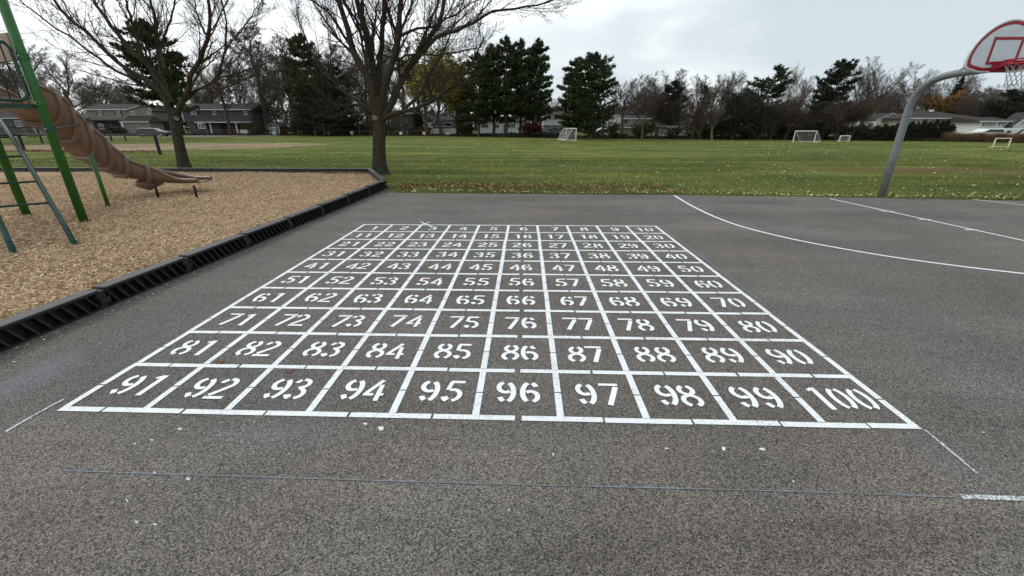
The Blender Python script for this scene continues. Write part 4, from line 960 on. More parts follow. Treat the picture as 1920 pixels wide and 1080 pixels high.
# ---- evergreens
conifer(325, None, 34, 112, 'tall dark evergreen directly behind the left maple', 'pine', Y=66, seed=1, nb=105, clear=.27)
conifer(592, None, 60, 80, 'dark pine left of the central maple with bushy top', 'pine', Y=88, seed=2, clear=.1, nb=150)
conifer(640, None, 118, 85, 'shorter dark evergreen close left of the central maple', 'pine', Y=90, seed=3, clear=.06, m=cedar_m)
conifer(608, None, 176, 120, 'low dark spreading evergreen beneath the dark pine', 'pine', Y=86, seed=4, clear=.05, m=cedar_m, nb=90)
for i, (u, vt, wp, dy, lb) in enumerate([(897, 98, 78, 0, 'left pine of the tall group with thick leaning trunk'), (926, 80, 75, 3, 'second pine from the left in the tall pine group'), (949, 68, 85, 1, 'tallest middle pine of the tall pine group'), (975, 72, 80, 4, 'fourth pine from the left in the tall pine group'), (1003, 70, 62, 0, 'right hand pine of the tall group with ragged right side')]):
    conifer(u, 257, vt, wp, lb, 'pine', Y=82 + dy, seed=20 + i, clear=.16, nb=104, grp='tall white pine group at the far field edge')
conifer(1072, 262, 108, 62, 'left pine of the paired pines behind the side-on goal', 'pine', seed=30, clear=.10, nb=104, Y=64)
conifer(1108, 262, 97, 98, 'right larger pine of the paired pines behind the side-on goal', 'pine', seed=31, clear=.07, nb=145, Y=62)
conifer(1253, None, 150, 55, 'dark pine rising behind the sunroom', 'pine', Y=78, seed=32, clear=.2, m=cedar_m)
conifer(1312, None, 158, 62, 'small pointed spruce left of the leaning pine', 'spruce', Y=72, seed=33, clear=.05, m=cedar_m, name='spruce_tree')
conifer(1408, None, 121, 82, 'wind swept pine with flat tiers leaning right', 'pine', Y=68, seed=34, clear=.2, lean=2.2, nb=80)
conifer(1372, 262, 182, 105, 'broad dark juniper mass under the leaning pine', 'column', seed=35, clear=.03, m=cedar_m, nb=160, name='juniper_tree')
conifer(1420, 262.5, 205, 70, 'round dark juniper at the foot of the leaning pine', 'column', seed=45, clear=.03, m=cedar_m, nb=120, name='juniper_tree')
conifer(1545, None, 110, 78, 'tall dark pine behind and between the two right goals', 'pine', Y=69, seed=36, clear=.12, m=cedar_m, nb=120)
conifer(1525, 263, 195, 60, 'dark evergreen behind the big goal right side', 'column', seed=46, clear=.03, m=cedar_m, nb=110, name='juniper_tree')
conifer(1768, None, 141, 44, 'pointed dark spruce behind the hip roofed house', 'spruce', Y=104, seed=37, clear=.05, m=cedar_m, name='spruce_tree')
conifer(1872, None, 168, 70, 'bluish evergreen behind the white shuttered house', 'pine', Y=86, seed=38, clear=.1, m=cedar_m)
conifer(1902, None, 190, 40, 'small dark spruce near the white shuttered house', 'spruce', Y=84, seed=39, clear=.05, m=cedar_m, name='spruce_tree')
conifer(870, 256, 185, 40, 'olive green evergreen at the left foot of the tall pine group', 'pine', seed=40, clear=.05, m=olive_m, nb=80, name='evergreen_tree')
conifer(785, None, 205, 26, 'small dark evergreen beside the brown house', 'column', Y=100, seed=41, clear=.03, m=cedar_m, name='evergreen_tree')
hx = [1640, 1652, 1664, 1676, 1689, 1700, 1711, 1722, 1733, 1744, 1755, 1766, 1776]
hv = [236, 233, 236, 230, 232, 228, 231, 226, 229, 224, 227, 225, 233]
ords = ['left end', 'second', 'third', 'fourth', 'fifth', 'sixth', 'seventh', 'eighth', 'ninth', 'tenth', 'eleventh', 'twelfth', 'right end']
for i, (u, v) in enumerate(zip(hx, hv)):
    conifer(u, 264.3, v, 19, ords[i] + ' arborvitae of the dark hedge counted from the left', 'column', seed=60 + i, clear=.02, m=cedar_m, nb=80, name='arborvitae', cat='hedge shrub', grp='arborvitae hedge behind the hoop post', dens=.8)

# far-off wood closing the horizon behind the houses
n_ = 90000; rgw = np.random.default_rng(77); xw = -330 + 600 * rgw.random(n_); yw = np.where(xw < 60, 150, 122) + 12 * rgw.random(n_)
hw_ = 6.5 + 1.6 * np.sin(xw * .21) + 1.2 * np.sin(xw * .57 + 1) + .9 * np.sin(xw * 1.3 + 2); zw = hw_ * rgw.random(n_) ** .75
V, F, c = needle_tufts(np.stack([xw, yw, zw], 1), np.tile([0, 0, 1.], (n_, 1)), .75, rgw, 3, .35)
tag(fastmesh('far_wood', V, F, mat('far_twigs', (.075, .062, .052), .95, .3, .25, 0, spec=.05, attr=True), None, c), kind='stuff')
# ---- bushes and undergrowth along the far edge
BU = [(555, 215, 60, brn_m, 'brown leafless shrub mass right of the blue shed', 900), (485, 225, 45, olive_m, 'olive shrub between the grey house and the blue shed', 2200), (575, 222, 55, cedar_m, 'dark green shrub under the low bare tree', 2600), (625, 226, 60, cedar_m, 'dark shrub below the evergreen left of the maple', 2600),
      (665, 228, 62, brn_m, 'rusty brown shrub left of the central maple trunk', 3600), (725, 232, 40, olive_m, 'olive shrub right of the central maple trunk', 1800), (779, 236, 24, cedar_m, 'dark round shrub right of the brown house', 1800), (876, 236, 22, brn_m, 'reddish brown shrub at the end of the white fence', 1800),
      (1001, 226, 46, redl_m, 'dark crimson Japanese maple right of the tall pines', 4200), (1035, 247, 60, cedar_m, 'low dark hedge before the grey shed', 2200), (930, 249, 60, cedar_m, 'low dark undergrowth beneath the tall pines', 2000), (975, 248, 60, cedar_m, 'low dark shrub beneath the right of the tall pines', 2000),
      (700, 226, 60, brn_m, 'brown brush directly left of the maple trunk base at the far edge', 2400), (793, 236, 34, brn_m, 'brown shrub between brown house and multi-stemmed tree', 1600),
      (645, 236, 60, olive_m, 'low olive undergrowth behind the second yard sign', 2400), (600, 236, 60, cedar_m, 'low dark undergrowth behind the first yard sign', 2400), (530, 236, 40, brn_m, 'brown low shrub touching the blue shed right side', 1600),
      (1115, 246, 50, brn_m, 'brown low shrub right of the paired pines', 1600), (1145, 218, 36, olive_m, 'sparse olive shrub in front of the white gable', 900), (1203, 226, 52, olive_m, 'wide olive bush in front of the tan garage', 3200), (1262, 232, 55, olive_m, 'sparse bush before the sunroom windows', 700),
      (1320, 215, 70, olive_m, 'tall olive bush left of the junipers', 3000), (1350, 222, 60, cedar_m, 'dark bush below the pale leaning tree', 2600), (1395, 230, 60, cedar_m, 'dark undergrowth under the junipers', 2400), (1445, 222, 70, brn_m, 'brown brush right of the junipers', 2200), (1480, 228, 60, olive_m, 'olive brown brush left of the big goal', 1800),
      (1510, 228, 60, cedar_m, 'dark brush behind the big goal', 2200), (1550, 222, 70, olive_m, 'olive brush between the two right goals', 2400), (1590, 228, 60, cedar_m, 'dark brush behind the smallest goal', 2200), (1612, 232, 45, brn_m, 'brown brush right of the smallest goal', 2000), (1645, 246, 40, cedar_m, 'dark brush before the first arborvitae', 1800),
      (225, 232, 40, olive_m, 'round green shrub before the cream house porch', 2600), (280, 238, 28, cedar_m, 'dark shrub beside the cream house garage', 1200), (1160, 248, 40, brn_m, 'low brown bush by the tan garage', 900), (1280, 252, 60, cedar_m, 'dark low undergrowth before the sunroom', 900), (705, 243, 40, cedar_m, 'dark low bush directly behind the maple trunk', 1600), (1010, 246, 40, cedar_m, 'dark low bush under the crimson maple', 1500)]
for i, (u, vt, wp, m_, lb, n_) in enumerate(BU):
    Yb = {225: 98, 280: 99}.get(u); bush(u, edge_row(u) - .3, vt, wp, lb, m_, Y=Yb, seed=100 + i, n_=n_, size=.14 if u < 900 else .11, grp='shrubs along the far field edge')

# ornamental grass band at the right
def blades(x0, x1, y0, y1, n_, h, wdt, rg, lean=.35):
    x = x0 + (x1 - x0) * rg.random(n_); y = y0 + (y1 - y0) * rg.random(n_); hh = h * (.55 + .7 * rg.random(n_)); a = rg.random(n_) * 2 * np.pi
    dx_ = np.cos(a) * wdt / 2; dy_ = np.sin(a) * wdt / 2; lx = rg.normal(size=n_) * lean * hh; ly = rg.normal(size=n_) * lean * hh
    V = np.stack([np.stack([x - dx_, y - dy_, np.zeros(n_)], 1), np.stack([x + dx_, y + dy_, np.zeros(n_)], 1), np.stack([x + lx, y + ly, hh], 1)], 1).reshape(-1, 3)
    c = np.repeat(np.clip(1 + .35 * rg.normal(size=(n_, 1)), .4, 2), 3, 0) * np.ones(3)
    return V, np.arange(n_ * 3).reshape(-1, 3), c
g0, g1 = G(1783, 265.5), G(1960, 268.5); n_ = 26000
s = rng.random(n_); V, F, c = blades(0, 1, 0, 1, n_, .92, .05, rng, .25)
off = g0[:2] + (g1[:2] - g0[:2]) * s[:, None] + rng.random((n_, 1)) * np.array([.5, 2.2]); V = V.reshape(n_, 3, 3); V[:, :, :2] -= V[:, :1, :2]; V[:, :, :2] += off[:, None]
V[:, 2, 2] *= (.85 + .25 * np.sin(s * 55) + .1 * np.sin(s * 23))
tag(fastmesh('ornamental_grass', V.reshape(-1, 3), F, grass_o, None, c), kind='stuff')
# rough strip of weeds and litter along the far edge
VV = []; CC = []; FF = []; o_ = 0
for u0 in range(-60, 1990, 10):
    a_ = G(u0, edge_row(u0) + .25); b_ = G(u0 + 10, edge_row(u0 + 10) + .25); k_ = 260
    V, F, c = blades(0, 1, 0, 1, k_, .42, .07, rng, .5); V = V.reshape(k_, 3, 3); V[:, :, :2] -= V[:, :1, :2]
    V[:, :, :2] += (a_[:2] + (b_[:2] - a_[:2]) * rng.random((k_, 1)) + np.array([0, 1]) * rng.random((k_, 1)) * 9)[:, None]
    VV.append(V.reshape(-1, 3)); FF.append(F + o_); o_ += k_ * 3; CC.append(c)
weed_m = mat('dry_weeds', (.060, .045, .025), .95, .4, .4, 0, spec=.05, attr=True)
tag(fastmesh('weeds', np.concatenate(VV), np.concatenate(FF), weed_m, None, np.concatenate(CC)), kind='stuff')

# ------------------------------------------------------------------ houses (facade given on its own plane)
shg = mat('roof_shingle_dark', (.050, .049, .049), .95, .2, 3, .3, 8, .1)
shb = mat('roof_shingle_brown', (.060, .052, .047), .95, .2, 3, .3, 8, .1)
shgr = mat('roof_shingle_grey', (.105, .10, .096), .95, .2, 3, .3, 8, .1)
def siding(name, col):
    m = mat(name, col, .8, .06, .5)
    if 'sd' in m.keys(): return m
    m['sd'] = 1; t = m.node_tree; b = t.nodes['Principled BSDF']; co = N(t, 'ShaderNodeTexCoord'); wv = N(t, 'ShaderNodeTexWave', bands_direction='Z'); wv.wave_profile = 'SAW'; wv.inputs['Scale'].default_value = 1.6
    t.links.new(co.outputs['Object'], wv.inputs[0]); bp = N(t, 'ShaderNodeBump'); bp.inputs['Strength'].default_value = .6; bp.inputs['Distance'].default_value = .03; t.links.new(wv.outputs[0], bp.inputs['Height']); t.links.new(bp.outputs[0], b.inputs['Normal']); return m
w_cream = siding('cream_siding', (.20, .195, .165)); w_grey = siding('grey_siding', (.082, .082, .086)); w_white = siding('white_siding', (.62, .63, .64)); w_brown = siding('brown_grey_siding', (.105, .09, .078)); w_tan = siding('tan_siding', (.27, .25, .22)); w_lgrey = siding('light_grey_siding', (.22, .235, .25)); w_blue = siding('blue_grey_siding', (.10, .115, .14))
w_brick = mat('tan_brick', (.26, .215, .16), .9, .25, 6, .2, 20); w_rbrick = mat('red_brick', (.15, .07, .05), .9, .25, 6, .2, 20)
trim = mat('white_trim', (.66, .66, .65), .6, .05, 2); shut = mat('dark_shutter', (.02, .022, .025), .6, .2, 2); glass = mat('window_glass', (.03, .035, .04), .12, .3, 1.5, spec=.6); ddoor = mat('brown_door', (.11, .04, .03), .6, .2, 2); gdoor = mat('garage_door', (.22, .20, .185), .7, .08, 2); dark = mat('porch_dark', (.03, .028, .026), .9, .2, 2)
class House:
    def __init__(s, Y, label, uref, vref=235, name='house', grp='houses beyond the far field edge', cat='house'):
        s.Y = Y; s.vr = vref; p = PY(uref, 250, Y); s.o = np.array([p[0], Y, 0]); s.r = thing(name, label, cat, tuple(s.o), 0, grp)
    def x(s, u, v=None): return PY(u, v or s.vr, s.Y)[0] - s.o[0]
    def z(s, v, u=None): return ZAT(s.o[0] if u is None else PY(u, s.vr, s.Y)[0], s.Y, v)
    def wall(s, u0, u1, vt, m, depth=8, y=0, gable=None, vb=None, name='wall'):
        x0, x1 = s.x(u0), s.x(u1); z1 = s.z(vt, (u0 + u1) / 2); z0 = 0 if vb is None else s.z(vb, (u0 + u1) / 2)
        if gable:
            ua, va = gable; poly = [(x0, z0), (x1, z0), (x1, z1), (s.x(ua, va), s.z(va, ua)), (x0, z1)]
        else: poly = [(x0, z0), (x1, z0), (x1, z1), (x0, z1)]
        mb = MB().prism([(a, c) for a, c in poly], y, y + depth); s.last = (x0, x1, z0, z1); return mb.build(name, m, s.r)
    def roof_x(s, u0, u1, ve, vr_, m, depth=8, y=0, inset=0., over=.35, name='roof'):
        """ridge parallel to the facade; inset > 0 makes a hip"""
        x0, x1 = s.x(u0) - over, s.x(u1) + over; ze = s.z(ve, (u0 + u1) / 2); zr = ze + (s.z(vr_, (u0 + u1) / 2) - ze) * (1 + (depth / 2) / s.Y * .0) ; t = .16
        i = inset * (x1 - x0); ya, yb, ym = y - over, y + depth + over, y + depth / 2
        V = [(x0, ya, ze), (x1, ya, ze), (x1, yb, ze), (x0, yb, ze), (x0 + i, ym, zr), (x1 - i, ym, zr)]
        V2 = [(a, b_, c - t) for a, b_, c in V[:4]]
        mb = MB().add(V + V2, [(0, 1, 5, 4), (2, 3, 4, 5), (1, 2, 5), (3, 0, 4), (0, 6, 7, 1), (1, 7, 8, 2), (2, 8, 9, 3), (3, 9, 6, 0), (9, 8, 7, 6)])
        o = mb.build(name, m, s.r)
        MB().box(x0, ya - .04, ze - t - .02, x1, ya - .002, ze - .02).build('fascia', trim, o); return o
    def roof_y(s, u0, u1, ve, ua, va, m, depth=8, y=0, over=.3, t=.18, name='roof', tr=None):
        x0, x1, xa = s.x(u0), s.x(u1), s.x(ua, va); ze0 = s.z(ve, u0); ze1 = s.z(ve, u1); za = s.z(va, ua); k0 = (za - ze0) / (xa - x0); k1 = (za - ze1) / (x1 - xa)
        poly = [(x0 - over, ze0 - over * k0 + .02), (xa, za + .02), (x1 + over, ze1 - over * k1 + .02), (x1 + over, ze1 - over * k1 + t), (xa, za + t), (x0 - over, ze0 - over * k0 + t)]
        o = MB().prism(poly, y - over, y + depth + over).build(name, m, s.r)
        p2 = [(a, c + (.03 if k_ < 3 else -.03)) for k_, (a, c) in enumerate(poly)]
        MB().prism(p2, y - over - .05, y - over - .003).build('fascia', tr or trim, o); return o
    def win(s, u0, v0, u1, v1, y=0, shutters=False, f=None, mull=1, name='window', pane=None, fr=.075):
        x0, x1 = s.x(u0), s.x(u1); z1, z0 = s.z(v0, (u0 + u1) / 2), s.z(v1, (u0 + u1) / 2)
        mb = MB()
        for a in ((x0, z0, x1, z0 + fr), (x0, z1 - fr, x1, z1), (x0, z0 + fr, x0 + fr, z1 - fr), (x1 - fr, z0 + fr, x1, z1 - fr)): mb.box(a[0], y - .07, a[1], a[2], y - .005, a[3])
        for k_ in range(mull):
            xm = x0 + (x1 - x0) * (k_ + 1) / (mull + 1); mb.box(xm - fr * .4, y - .06, z0 + fr, xm + fr * .4, y - .006, z1 - fr)
        o = mb.build(name, f or trim, s.r); MB().box(x0 + fr * .5, y - .03, z0 + fr * .5, x1 - fr * .5, y - .008, z1 - fr * .5).build('pane', pane or glass, o)
        if shutters:
            ww = (x1 - x0) * .28
            MB().box(x0 - ww - .03, y - .05, z0 + .02, x0 - .03, y - .006, z1 - .02).build('shutter', shut, o); MB().box(x1 + .03, y - .05, z0 + .02, x1 + ww + .03, y - .006, z1 - .02).build('shutter', shut, o)
        return o
    def slab(s, name, u0, v0, u1, v1, m, y=0, t=.06, base=False):
        x0, x1 = s.x(u0), s.x(u1); z1 = s.z(v0, (u0 + u1) / 2); z0 = 0 if base else s.z(v1, (u0 + u1) / 2)
        return MB().box(x0, y - t, z0, x1, y - .004, z1).build(name, m, s.r)
# far-left low grey house
h = House(104, 'low grey house with dark roof at the far left behind the ladder', 40)
h.wall(-60, 92, 222, w_grey, 9); h.roof_x(-60, 92, 221, 205, shg, 9); h.win(-10, 228, 10, 240, mull=1); h.win(30, 226, 44, 238, mull=1, shutters=True); h.slab('garage_door', 56, 228, 84, 250, gdoor, base=True)
h = House(112, 'pale siding garage house left of the cream house', 120)
h.wall(96, 158, 226, w_lgrey, 8); h.roof_x(96, 158, 225, 212, shgr, 8); h.slab('garage_door', 106, 232, 130, 250, trim, base=True); h.win(138, 232, 148, 240)
# cream two storey house
h = House(100, 'cream two storey house with dark porch and double garage behind the slide', 235)
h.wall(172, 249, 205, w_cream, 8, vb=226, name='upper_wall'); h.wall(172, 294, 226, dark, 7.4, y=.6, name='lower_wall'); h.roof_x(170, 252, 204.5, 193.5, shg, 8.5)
h.wall(249, 294, 207, w_cream, 8.2, y=-.25, gable=(272, 197.5), vb=226, name='gable_wall'); h.roof_y(249, 294, 207, 272, 197.5, shg, 8, y=-.25, t=.2)
h.roof_x(248, 297, 228, 217.5, shb, 4, y=-2.4, inset=.1, name='garage_roof'); h.slab('porch_fascia', 172, 224.5, 249, 227, shg, y=-1.2, t=.2)
h.wall(249.5, 296, 229, w_tan, 3.8, y=-2.2, name='garage_wall'); h.slab('garage_door', 254, 234, 267, 250, gdoor, y=-2.2, base=True); h.slab('garage_door', 273, 234, 288, 250, gdoor, y=-2.2, base=True)
for a in ((191, 208, 199, 217), (225, 208, 233, 217.5)): h.win(*a, shutters=True)
h.win(254, 208.5, 261.5, 215.5, y=-.25); h.win(284, 209.5, 290, 215, y=-.25); h.slab('column', 236, 228, 240.5, 250, trim, y=-.9, t=.3, base=True); h.slab('front_door', 242.5, 230, 248.5, 250, ddoor, y=.58, base=True); h.win(180, 232, 190, 242, y=.58)
# grey two storey house
h = House(104, 'dark grey two storey house with white framed bay window', 410)
h.wall(347, 476, 205.5, w_grey, 8, vb=228.3, name='upper_wall'); h.wall(352, 476, 228.5, w_grey, 7.5, y=.3, name='lower_wall'); h.roof_x(346, 478, 205, 192.5, shg, 8.6, y=-.3)
h.roof_x(383, 481, 228.5, 219, shg, 2.6, y=-2.2, inset=.12, name='porch_roof'); h.slab('corner_board', 347, 205.5, 348.2, 228, trim, t=.05)
h.win(363, 208.3, 374.5, 215.3, shutters=True); h.win(404, 208.3, 411, 215.3, shutters=True); h.win(462, 208.5, 469, 215.5); h.win(371, 230.5, 386, 241.5, y=.0, shutters=True, mull=2, fr=.16)
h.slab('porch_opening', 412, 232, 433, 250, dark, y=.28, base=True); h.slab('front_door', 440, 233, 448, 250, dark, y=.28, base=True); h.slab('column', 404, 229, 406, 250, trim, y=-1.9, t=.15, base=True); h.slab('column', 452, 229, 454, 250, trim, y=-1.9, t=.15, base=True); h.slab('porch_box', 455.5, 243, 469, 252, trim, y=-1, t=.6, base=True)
# shed
h = House(92, 'small blue grey garden shed with white trim and gable roof', 512, name='shed', cat='shed', grp=None)
h.wall(503.5, 522, 237.5, w_blue, 3.2, gable=(509.5, 231.5)); h.roof_y(503.5, 522, 237.5, 509.5, 231.5, shg, 3.2, t=.12, over=.25); h.slab('double_door', 508, 238, 516, 252, trim, t=.05, base=True); h.win(509.3, 239.5, 511.4, 245, y=-.05, mull=0, fr=.03); h.win(512.6, 239.5, 514.8, 245, y=-.05, mull=0, fr=.03)
h.slab('corner_board', 503.3, 237.5, 504.4, 253, trim, t=.05, base=True); h.slab('corner_board', 521, 237.5, 522.2, 253, trim, t=.05, base=True)
# brown house
h = House(118, 'brown grey gabled house with three small white windows behind the maple', 760)
h.wall(733, 776.5, 213, w_brown, 8); h.roof_x(733, 777, 212.5, 205, shb, 8); h.win(760.3, 223, 764.8, 229.6, mull=0); h.win(753.5, 235.5, 758, 242.3, mull=0); h.win(768, 235.5, 772.7, 242.3, mull=0); h.slab('belt_board', 733, 233.3, 776.5, 234.1, shg, t=.08)
# grey-blue roofed house with front gable
h = House(112, 'light grey two storey house with white trimmed porch gable behind white fence', 842)
h.wall(815, 872, 223, w_lgrey, 8, vb=232, name='upper_wall'); h.wall(812, 876, 236, w_lgrey, 8.2, y=-.3, name='lower_wall'); h.roof_x(815, 872, 222.8, 215.5, shg, 8.4); h.roof_x(812, 878, 236.2, 228.3, shg, 3.2, y=-3, inset=.1, name='porch_roof')
h.roof_y(836, 854.5, 236, 845.5, 230.8, shg, 1.4, y=-3.4, t=.14, over=.1, name='gable_roof'); h.win(827, 224, 831.5, 226.3, mull=0); h.win(838, 224, 842.5, 226.3, mull=0); h.win(853.5, 224, 857, 226.5, mull=0)
for a in (839.5, 844, 848.5, 861, 866.5): h.win(a, 237.2, a + 3.8, 241, y=-.3, mull=0, fr=.06)
p0, p1 = PY(811, 248, 103), PY(874, 248, 103); zt = ZAT(p0[0], 103, 240.8); vf = thing('white_fence', 'solid white vinyl privacy fence behind the yard sign', 'fence', (p0[0], 103, 0)); Lf = p1[0] - p0[0]
MB().box(0, .03, .05, Lf, .07, zt - .12).build('fence_panel', trim, vf); MB().box(0, .0, zt - .11, Lf, .1, zt).build('top_rail', trim, vf)
for k_ in range(7): MB().box(Lf * k_ / 6 - .07, -.03, 0, Lf * k_ / 6 + .07, -.005 + .03, zt + .08).build('fence_post', trim, vf)
# white house seen through the pines, and the white one right of them
h = House(104, 'white house glimpsed between the trunks of the tall pines', 935)
h.wall(898, 992, 228, w_white, 8); h.roof_x(898, 992, 227.5, 217, shgr, 8); h.win(905, 233, 913, 240, shutters=True); h.win(925, 233, 936, 241); h.win(955, 232, 963, 240, shutters=True); h.slab('front_door', 944, 234, 949, 250, w_blue, base=True)
h = House(98, 'white two storey house with grey brown roof between the pine groups', 1038)
h.wall(1019, 1075, 218.6, w_white, 8, y=-.3, vb=235, name='upper_wall'); h.wall(1020, 1075, 235.2, w_lgrey, 8, name='lower_wall'); h.roof_x(1017, 1076, 218.4, 208.3, shb, 8.6, y=-.4); h.win(1029, 220, 1031.8, 224.2, y=-.3, mull=0, f=shut); h.win(1040.3, 220, 1043.3, 224.2, y=-.3, mull=0, f=shut)
h = House(86, 'grey green shed with low gable right of the crimson maple', 1040, name='shed', cat='shed', grp=None)
h.wall(1029.5, 1049.5, 243, mat('grey_green_siding', (.11, .135, .135), .8, .1, 1), 3, gable=(1039.5, 240)); h.roof_y(1029.5, 1049.5, 243, 1039.5, 240, shgr, 3, t=.1, over=.15, tr=shgr); h.slab('door', 1036, 244, 1043, 254, w_blue, t=.04, base=True)
# white split level with tan garage
h = House(79, 'white gabled house with attached tan garage right of the paired pines', 1170)
h.wall(1152.5, 1167, 220, w_white, 8, y=.2, gable=(1160, 215.6)); h.roof_y(1152.5, 1167, 220, 1160, 215.6, shgr, 8, y=.2, t=.12, over=.2); h.win(1154, 224, 1157, 230, y=.2, mull=0)
h.wall(1167.2, 1216, 221.6, w_tan, 8, y=.6, name='main_wall'); h.roof_x(1170, 1218, 221.3, 214.5, shg, 8, y=.6, name='main_roof'); h.win(1184, 225, 1192, 231, y=.6)
h.wall(1153, 1181, 238.2, w_tan, 5, y=-4, name='garage_wall'); h.roof_x(1152, 1182, 237.8, 231, shb, 5, y=-4, name='garage_roof'); h.win(1172, 224, 1176, 232, y=.6, mull=0, f=shut)
# sunroom
h = House(76, 'white sunroom with a long row of dark windows behind bare trees', 1273)
h.wall(1247, 1300, 236.8, w_white, 6, y=.02); h.roof_x(1244, 1303, 236.6, 229, shgr, 6)
for k_ in range(9): u = 1250 + k_ * 5.4; h.win(u, 238.4, u + 4.4, 245.5, y=.0, mull=1, fr=.07)
h = House(84, 'small grey roofed house seen through the brush left of the big goal', 1470)
h.wall(1440, 1505, 240, w_lgrey, 7); h.roof_x(1440, 1505, 239.6, 232, shgr, 7); h.win(1452, 243, 1460, 249); h.win(1480, 243, 1487, 249)
# white gable
h = House(92, 'white gable end house left of the hoop post above the hedge', 1668)
h.wall(1641, 1690, 224.5, w_white, 9, gable=(1672, 213.5)); h.roof_y(1641, 1690, 224.5, 1672, 213.5, shg, 9, t=.2); h.win(1649, 225, 1659, 230.5, mull=2)
# hip roofed tan house with brick chimney and low wing
h = House(86, 'tan hip roofed house with low wing behind the arborvitae hedge', 1765)
h.wall(1703, 1822, 221.5, w_tan, 9); h.roof_x(1700, 1826, 220.8, 206.5, shb, 9, inset=.38); h.win(1740, 224, 1749, 231); h.win(1765, 222.5, 1771, 228.5, shutters=True); h.win(1715, 224, 1724, 231)
ch = h.slab('chimney', 1794, 217, 1803, 250, w_rbrick, y=-.5, t=.8, base=True); h.slab('roof_vent', 1769, 204.5, 1773, 208, trim, y=4, t=.5)
h.wall(1780, 1856, 240.5, w_brick, 6, y=-6, name='wing_wall'); h.roof_x(1778, 1858, 239.8, 231, shb, 6, y=-6, inset=.3, name='wing_roof'); h.win(1812, 243, 1824, 249, y=-6)
# white house with shutters
h = House(76, 'white house with dark shutters and big side gable at the right edge', 1880)
h.wall(1843, 1900, 227, w_white, 8, y=.5); h.roof_x(1840, 1902, 226.4, 218.5, shg, 8, y=.5)
for a in ((1850, 229, 1856, 236.5), (1863, 229, 1869, 236.5), (1880, 228.5, 1886, 236)): h.win(*a, y=.5, shutters=True)
h.wall(1893, 1960, 236, w_white, 2.4, y=-.6, gable=(1926, 213.5), name='gable_wall'); h.roof_y(1893, 1960, 236, 1926, 213.5, shg, 2.2, y=-.6, t=.22); h.win(1906, 227, 1911, 233.5, y=-.6); h.slab('porch_roof', 1897, 241, 1960, 243.5, shg, y=-1, t=1.2)

# ------------------------------------------------------------------ vehicles
tyre = mat('tyre_rubber', (.015, .015, .016), .8, .2, 6); rimm = mat('wheel_rim', (.35, .35, .36), .4, .1, 6, metal=.6)
def car(p, rz, label, paint, L_=4.6, H=1.5, W=1.8, kind='suv', cat='car'):
    root = thing('parked_car', label, cat, (p[0], p[1], 0), rz); l2 = L_ / 2
    if kind == 'suv': prof = [(-l2, .35), (-l2, .95), (-l2 + .1, 1.05), (-l2 + .35, H - .06), (-l2 + .7, H), (l2 - 2.1, H), (l2 - 1.25, 1.06), (l2 - .15, .92), (l2, .75), (l2, .35)]
    else: prof = [(-l2, .35), (-l2, .9), (-l2 + .5, .98), (-l2 + 1.1, H - .04), (-l2 + 1.5, H), (l2 - 2.0, H), (l2 - 1.15, .98), (l2 - .15, .85), (l2, .7), (l2, .35)]
    MB().prism(prof, -W / 2, W / 2).build('body', paint, root, bevel=.06)
    gi = [(x * .94, z) for x, z in prof if z > 1.0]; g_ = [(-l2 + .42, 1.04), (-l2 + .62, H - .12), (l2 - 2.15, H - .12), (l2 - 1.45, 1.04)]
    MB().prism(g_, -W / 2 - .012, -W / 2 - .002).build('side_window', glass, root); MB().prism(g_, W / 2 + .002, W / 2 + .012).build('side_window', glass, root)
    for x in (-l2 + .85, l2 - .9):
        for y in (-W / 2 + .08, W / 2 - .08):
            s_ = 1 if y > 0 else -1; wl = MB().tube([(x, y - .11, .34), (x, y + .11, .34)], .34, 18).build('wheel', tyre, root); MB().tube([(x, y + s_ * .112, .34), (x, y + s_ * .13, .34)], .2, 14).build('rim', rimm, wl)
    for y in (-W / 2 + .25, W / 2 - .25): MB().box(l2 - .02, y - .15, .66, l2 + .02, y + .15, .80).build('headlight', trim, root, bevel=.01); MB().box(-l2 - .02, y - .12, .78, -l2 + .02, y + .12, .92).build('tail_light', red, root, bevel=.01)
    return root
paint_d = mat('dark_car_paint', (.055, .055, .06), .25, .1, 1, spec=.6); refl_s = mat('silver_reflection', (.42, .43, .45), .25, .06, 1, spec=.6); paint_w = mat('white_car_paint', (.68, .68, .68), .3, .04, 1, spec=.5)
p = PY(291, 256, 80.5); c_ = car(p, .18, 'dark grey car parked on the street beside the left maple trunk', paint_d, 5.0, 1.5)
MB().prism([(-2.45, 1.0), (-2.1, 1.47), (-1.7, 1.515), (.2, 1.515), (1.1, 1.09), (.1, 1.09)], -.86, .86).build('roof_reflection', refl_s, c_, bevel=.02)  # bright reflections on windshield and roof, put in as a silver panel
p = PY(1142, 252, 76); car(p, 0.1, 'white car parked beside the tan garage', paint_w, 4.4, 1.5)
p = PY(1844, 250, 64); car((p[0], p[1], 0), math.pi, 'white sport utility car parked behind the ornamental grass', paint_w, 4.6, 1.5)
p = PY(1882, 250, 64); rv = thing('camper_van', 'white camper van with dark diagonal stripe behind the cream goal', 'camper', (p[0], p[1], 0), 0); rv.scale = (.66, .7, .64)
MB().prism([(-3.1, .45), (-3.1, 1.5), (-2.6, 2.0), (-2.2, 2.35), (3.0, 2.45), (3.1, 2.2), (3.1, .45)], -1.1, 1.1).build('body', paint_w, rv, bevel=.05)
MB().add([(.3, -1.105, .55), (.9, -1.105, .55), (3.0, -1.105, 2.2), (2.4, -1.105, 2.2)], [(0, 1, 2, 3)]).build('stripe', shut, rv); MB().box(-2.2, -1.11, 1.4, -1.2, -1.1, 1.9).build('window', glass, rv); MB().box(-.7, -1.11, 1.45, .2, -1.1, 1.95).build('window', glass, rv)
